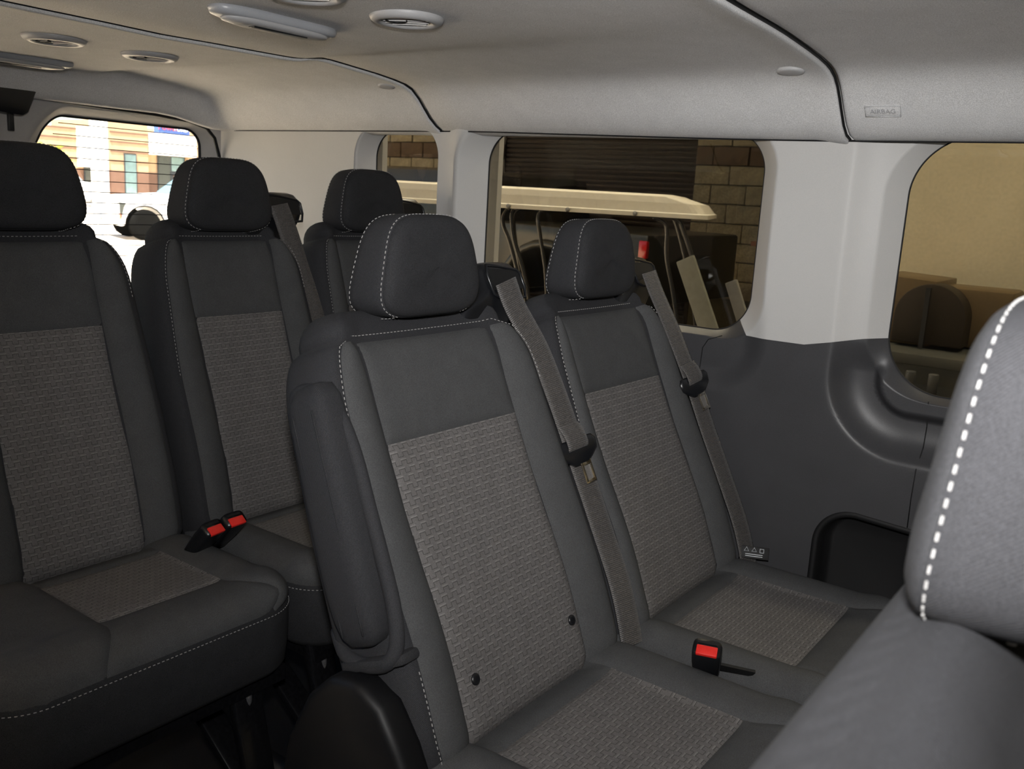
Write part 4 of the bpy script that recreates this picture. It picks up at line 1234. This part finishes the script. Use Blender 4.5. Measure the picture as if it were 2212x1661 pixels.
bm = bmesh.new(); bmesh.ops.create_icosphere(bm, subdivisions=3, radius=.085)
for v in bm.verts:
    k = 1+.28*math.sin(9*v.co.x*10+2)*math.cos(8*v.co.y*10)+.2*math.sin(v.co.z*120); v.co *= k; v.co.z = v.co.z*.8+.06
me = bpy.data.meshes.new('bag_body'); bm.to_mesh(me); bm.free(); me.materials.append(MATS['plastic_bag'])
o = bpy.data.objects.new('bag_body', me); COL.objects.link(o); o.parent = bg_
bx_ = MB().box((0, 0, .05), (.08, .08, .10)).build('small_box', 'cardboard', None, bevel=.004); bx_.location = (-1.62, 5.62, GZ+.998); tag(bx_, 'small cardboard box on the timber rack', 'box')
# things on a low table between the seats' heads
tb = empty('low_table', (-2.72, 3.5, GZ)); tag(tb, 'dark low table outside the middle window', 'table')
MB().box((0, 0, 1.06), (.8, .4, .03)).build('top', 'dark_brown', tb)
for x in (-.36, .36):
    for y in (-.16, .16): MB().box((x, y, .53), (.04, .04, 1.05)).build('leg', 'dark_brown', tb)
bx2 = MB().lathe([(.0, 0), (.062, 0), (.068, .06), (.06, .13), (.03, .16), (0, .165)], 18).build('rope_sack', 'cardboard', None, smooth=True); bx2.location = (-2.49, 3.45, GZ+1.076); tag(bx2, 'small tan sack on the low table between the two headrests', 'sack')
cn = MB().lathe([(.0, 0), (.04, 0), (.04, .09), (.036, .10), (0, .10)], 18).build('paint_can', 'tin', None, smooth=True); cn.location = (-2.36, 3.45, GZ+1.076); tag(cn, 'small grey paint can beside the tan sack', 'can')

# ---- the building across the lot
bd = empty('showroom_building', (-62, 38, GZ)); tag(bd, 'tan and brown brick showroom building across the sunlit lot', 'building')
h0 = 1.75
def bpart(name, y0, y1, z0, z1, mat, x0=0.0, x1=.3, bevel=0): return MB().box(((x0+x1)/2, (y0+y1)/2-38, h0+(z0+z1)/2), (abs(x1-x0), y1-y0, z1-z0)).build(name, mat, bd)
bpart('wall', 20, 62, .33, 2.95, 'facade_tan', -8, 0); bpart('plinth_wall', 20, 62, -1.75, .33, 'facade_brown', -8, .03)
bpart('tower', 34.9, 38.5, .33, 3.70, 'facade_tan', -6, .5); bpart('tower_plinth', 34.9, 38.5, -1.75, .33, 'facade_brown', -6, .53)
bpart('tower', 41.8, 47.0, .33, 3.70, 'facade_tan', -6, .5); bpart('tower_plinth', 41.8, 47.0, -1.75, .33, 'facade_brown', -6, .53)
bpart('white_panel', 33.5, 34.7, .45, 3.1, 'facade_white', .0, .9)
bpart('canopy_block', 38.6, 41.75, 1.62, 3.1, 'facade_white', .0, 1.6)
for z in (.95, 1.6, 2.25, 2.9):
    bpart('course_band', 20, 33.5, z, z+.10, 'facade_brown', 0, .04); bpart('course_band', 35.6, 38.5, z, z+.10, 'facade_brown', .5, .54); bpart('course_band', 41.8, 47, z, z+.10, 'facade_brown', .5, .54)
def bwin(y0, y1, z0, z1, x, pane, mull=()):
    f_ = bpart('window', y0, y1, z0, z1, 'frame_dark', x, x+.06); 
    edges_ = [y0]+list(mull)+[y1]
    for a, b_ in zip(edges_, edges_[1:]):
        p = bpart('pane', a+.08, b_-.06, z0+.08, z1-.08, pane, x+.055, x+.075); 
        p.parent = f_
bwin(36.6, 37.55, -1.70, 1.55, .50, 'pale_pane'); bwin(33.9, 34.75, -1.70, .42, .04, 'dark_pane')
bwin(39.5, 40.55, -1.75, 1.62, .04, 'dark_pane'); bwin(40.55, 41.75, .45, 1.62, .04, 'pale_pane')
dr = bpart('door', 40.55, 41.75, -1.75, .45, 'frame_dark', .04, .12); p = bpart('pane', 40.75, 41.5, -.6, .25, 'facade_brown', .115, .14); p.parent = dr
sg = bpart('sign_board', 38.75, 41.25, 3.1, 3.95, 'sign_blue', .9, 1.5)
t1 = text_mesh('sign_word', 'Power', .62, 'sign_red', bd, (1.53, 39.5-38, h0+3.56), (math.pi/2, 0, math.pi/2), .02)
t2 = text_mesh('sign_word', 'FORD', .52, 'sign_white', bd, (1.53, 40.55-38, h0+3.53), (math.pi/2, 0, math.pi/2), .02, .85)
# kerb strip in front of the building
struct(MB().box((-56, 35, GZ+.06), (1.2, 44, .12)).build('kerb_strip', 'garage_concrete'), 'kerb in front of the showroom')
# white square column in the lot
wc = empty('white_column', (-27.6, 15.62, GZ)); tag(wc, 'tall white square column with red and grey reflector standing in the lot', 'column')
MB().box((0, 0, 2.0), (.36, .40, 4.6)).build('shaft', 'facade_white', wc, bevel=.02)
MB().box((.19, .04, .42), (.02, .09, .085)).build('red_reflector', 'amber', wc); MB().box((.19, -.075, .42), (.02, .14, .085)).build('grey_reflector', 'grey_sheet', wc)
# white pickup trucks
def pickup(loc, rz, label, wheel_mat='tyre_black'):
    t = empty('white_pickup', loc, rz); tag(t, label, 'pickup', 'white pickups in the lot')
    # local x: front (-) to rear (+); near side is -y ... body width 2 m
    Rw = .43; fx, rx = 0.0, 3.7
    def arc(cx): return [(cx+.53*math.cos(math.pi-math.pi*i/10), .43+.53*math.sin(math.pi-math.pi*i/10)) for i in range(11)]
    low = [(-.66, .38), (-.70, .55), (-.70, .85), (-.66, 1.10), (-.40, 1.20), (.75, 1.30), (.98, 1.32), (4.75, 1.30), (4.80, .55), (rx+.53, .43)]+[(a, b_) for a, b_ in reversed(arc(rx))]+[(fx+.53, .40)]+[(a, b_) for a, b_ in reversed(arc(fx))]+[(-.58, .40)]
    MB().prism(low, -1.0, 1.0, axis='Y').build('body', 'white_paint', t, bevel=.035)
    cab_ = [(.80, 1.28), (1.62, 1.93), (2.9, 1.96), (3.15, 1.28)]
    MB().prism(cab_, -.86, .86, axis='Y').build('cab', 'white_paint', t, bevel=.05)
    MB().prism([(1.0, 1.34), (1.66, 1.86), (2.25, 1.88), (2.25, 1.34)], -.875, -.85, axis='Y').build('side_window', 'dark_pane', t)
    MB().prism([(2.32, 1.34), (2.32, 1.88), (2.8, 1.88), (2.95, 1.34)], -.875, -.85, axis='Y').build('side_window', 'dark_pane', t)
    MB().add([(.84, -.8, 1.34), (.84, .8, 1.34), (1.56, .76, 1.90), (1.56, -.76, 1.90), (.80, -.8, 1.335), (.80, .8, 1.335), (1.53, .76, 1.91), (1.53, -.76, 1.91)], [(0, 1, 2, 3), (7, 6, 5, 4), (0, 4, 5, 1), (1, 5, 6, 2), (2, 6, 7, 3), (3, 7, 4, 0)]).build('windscreen', 'pale_pane', t)
    MB().box((1.02, -1.02, 1.42), (.12, .2, .2)).build('mirror', 'tin', t, bevel=.03)
    MB().prism([(.62, 1.12), (.85, 1.16), (.72, .92), (.68, .82)], -1.012, -.99, axis='Y').build('fender_vent', 'rubber', t)
    MB().prism([(-.68, .72), (-.68, 1.04), (-.50, 1.02), (-.56, .90), (-.64, .58)], -1.01, -.8, axis='Y').build('headlamp', 'dark_pane', t)
    MB().box((-.66, -.95, .66), (.06, .12, .16)).build('marker_lamp', 'amber', t, bevel=.01)
    MB().box((-.69, 0, .80), (.08, 1.4, .4)).build('grille', 'white_paint', t, bevel=.02)
    for cx in (fx, rx):
        MB().tube([(a, -.985, b_) for a, b_ in arc(cx)], .022, 6).build('arch_liner', 'tyre_black', t, smooth=True)
        for sy in (-1, 1):
            wv = empty('wheel', (cx, sy*.88, Rw), parent=t)
            MB().lathe([(.26, -.13), (.38, -.13), (Rw, -.09), (Rw, .09), (.38, .13), (.26, .13)], 28, (0, 0, 0), 'Y').build('tyre', wheel_mat, wv, smooth=True)
            MB().lathe([(.02, -.10), (.10, -.11), (.12, -.07), (.25, -.09), (.265, -.12)], 20, (0, 0, 0), 'Y').build('rim', 'tyre_black', wv, smooth=True)
            for k in range(6):
                a = math.pi/3*k; MB().beam((.06*math.cos(a), -.105, .06*math.sin(a)), (.25*math.cos(a), -.115, .25*math.sin(a)), .05, .03, (0, 1, 0)).build('spoke', 'rim_dark', wv)
    return t
pickup((-24.54, 14.93, GZ), math.pi/2-.30, 'white pickup with black wheel seen left of the middle rear headrest')
pickup((-49.5, 27.2, GZ), -math.pi/2+.2, 'far white pickup half hidden behind the left rear headrest')
# young tree behind the left headrest
tr = empty('young_tree', (-40, 20.2, GZ)); tag(tr, 'young yellow-green tree showing above the left rear headrest', 'tree')
MB().tube([(0, 0, 0), (.05, .02, 1.2), (.02, .1, 2.2), (.1, .1, 2.8)], [.07, .06, .045, .02], 8).build('trunk', 'bark', tr, smooth=True)
mb = MB()
for i in range(420):
    a, e_ = random.uniform(0, 2*math.pi), random.uniform(-1, 1); rr = 1.05*random.random()**.5
    c = Vector((rr*math.cos(a)*math.sqrt(1-e_*e_)*.9, rr*math.sin(a)*math.sqrt(1-e_*e_), 2.25+rr*e_*.75))
    rot = Matrix.Rotation(random.uniform(0, 6.3), 3, 'Z') @ Matrix.Rotation(random.uniform(-1.2, 1.2), 3, 'X')
    l = .11
    P = [c+rot @ Vector(v) for v in ((-l, 0, 0), (0, -l*.5, .01), (l, 0, 0), (0, l*.5, .01))]; mb.add(P, [(0, 1, 2, 3)])
o = mb.build('foliage', 'leaf', tr); o['kind'] = 'stuff'
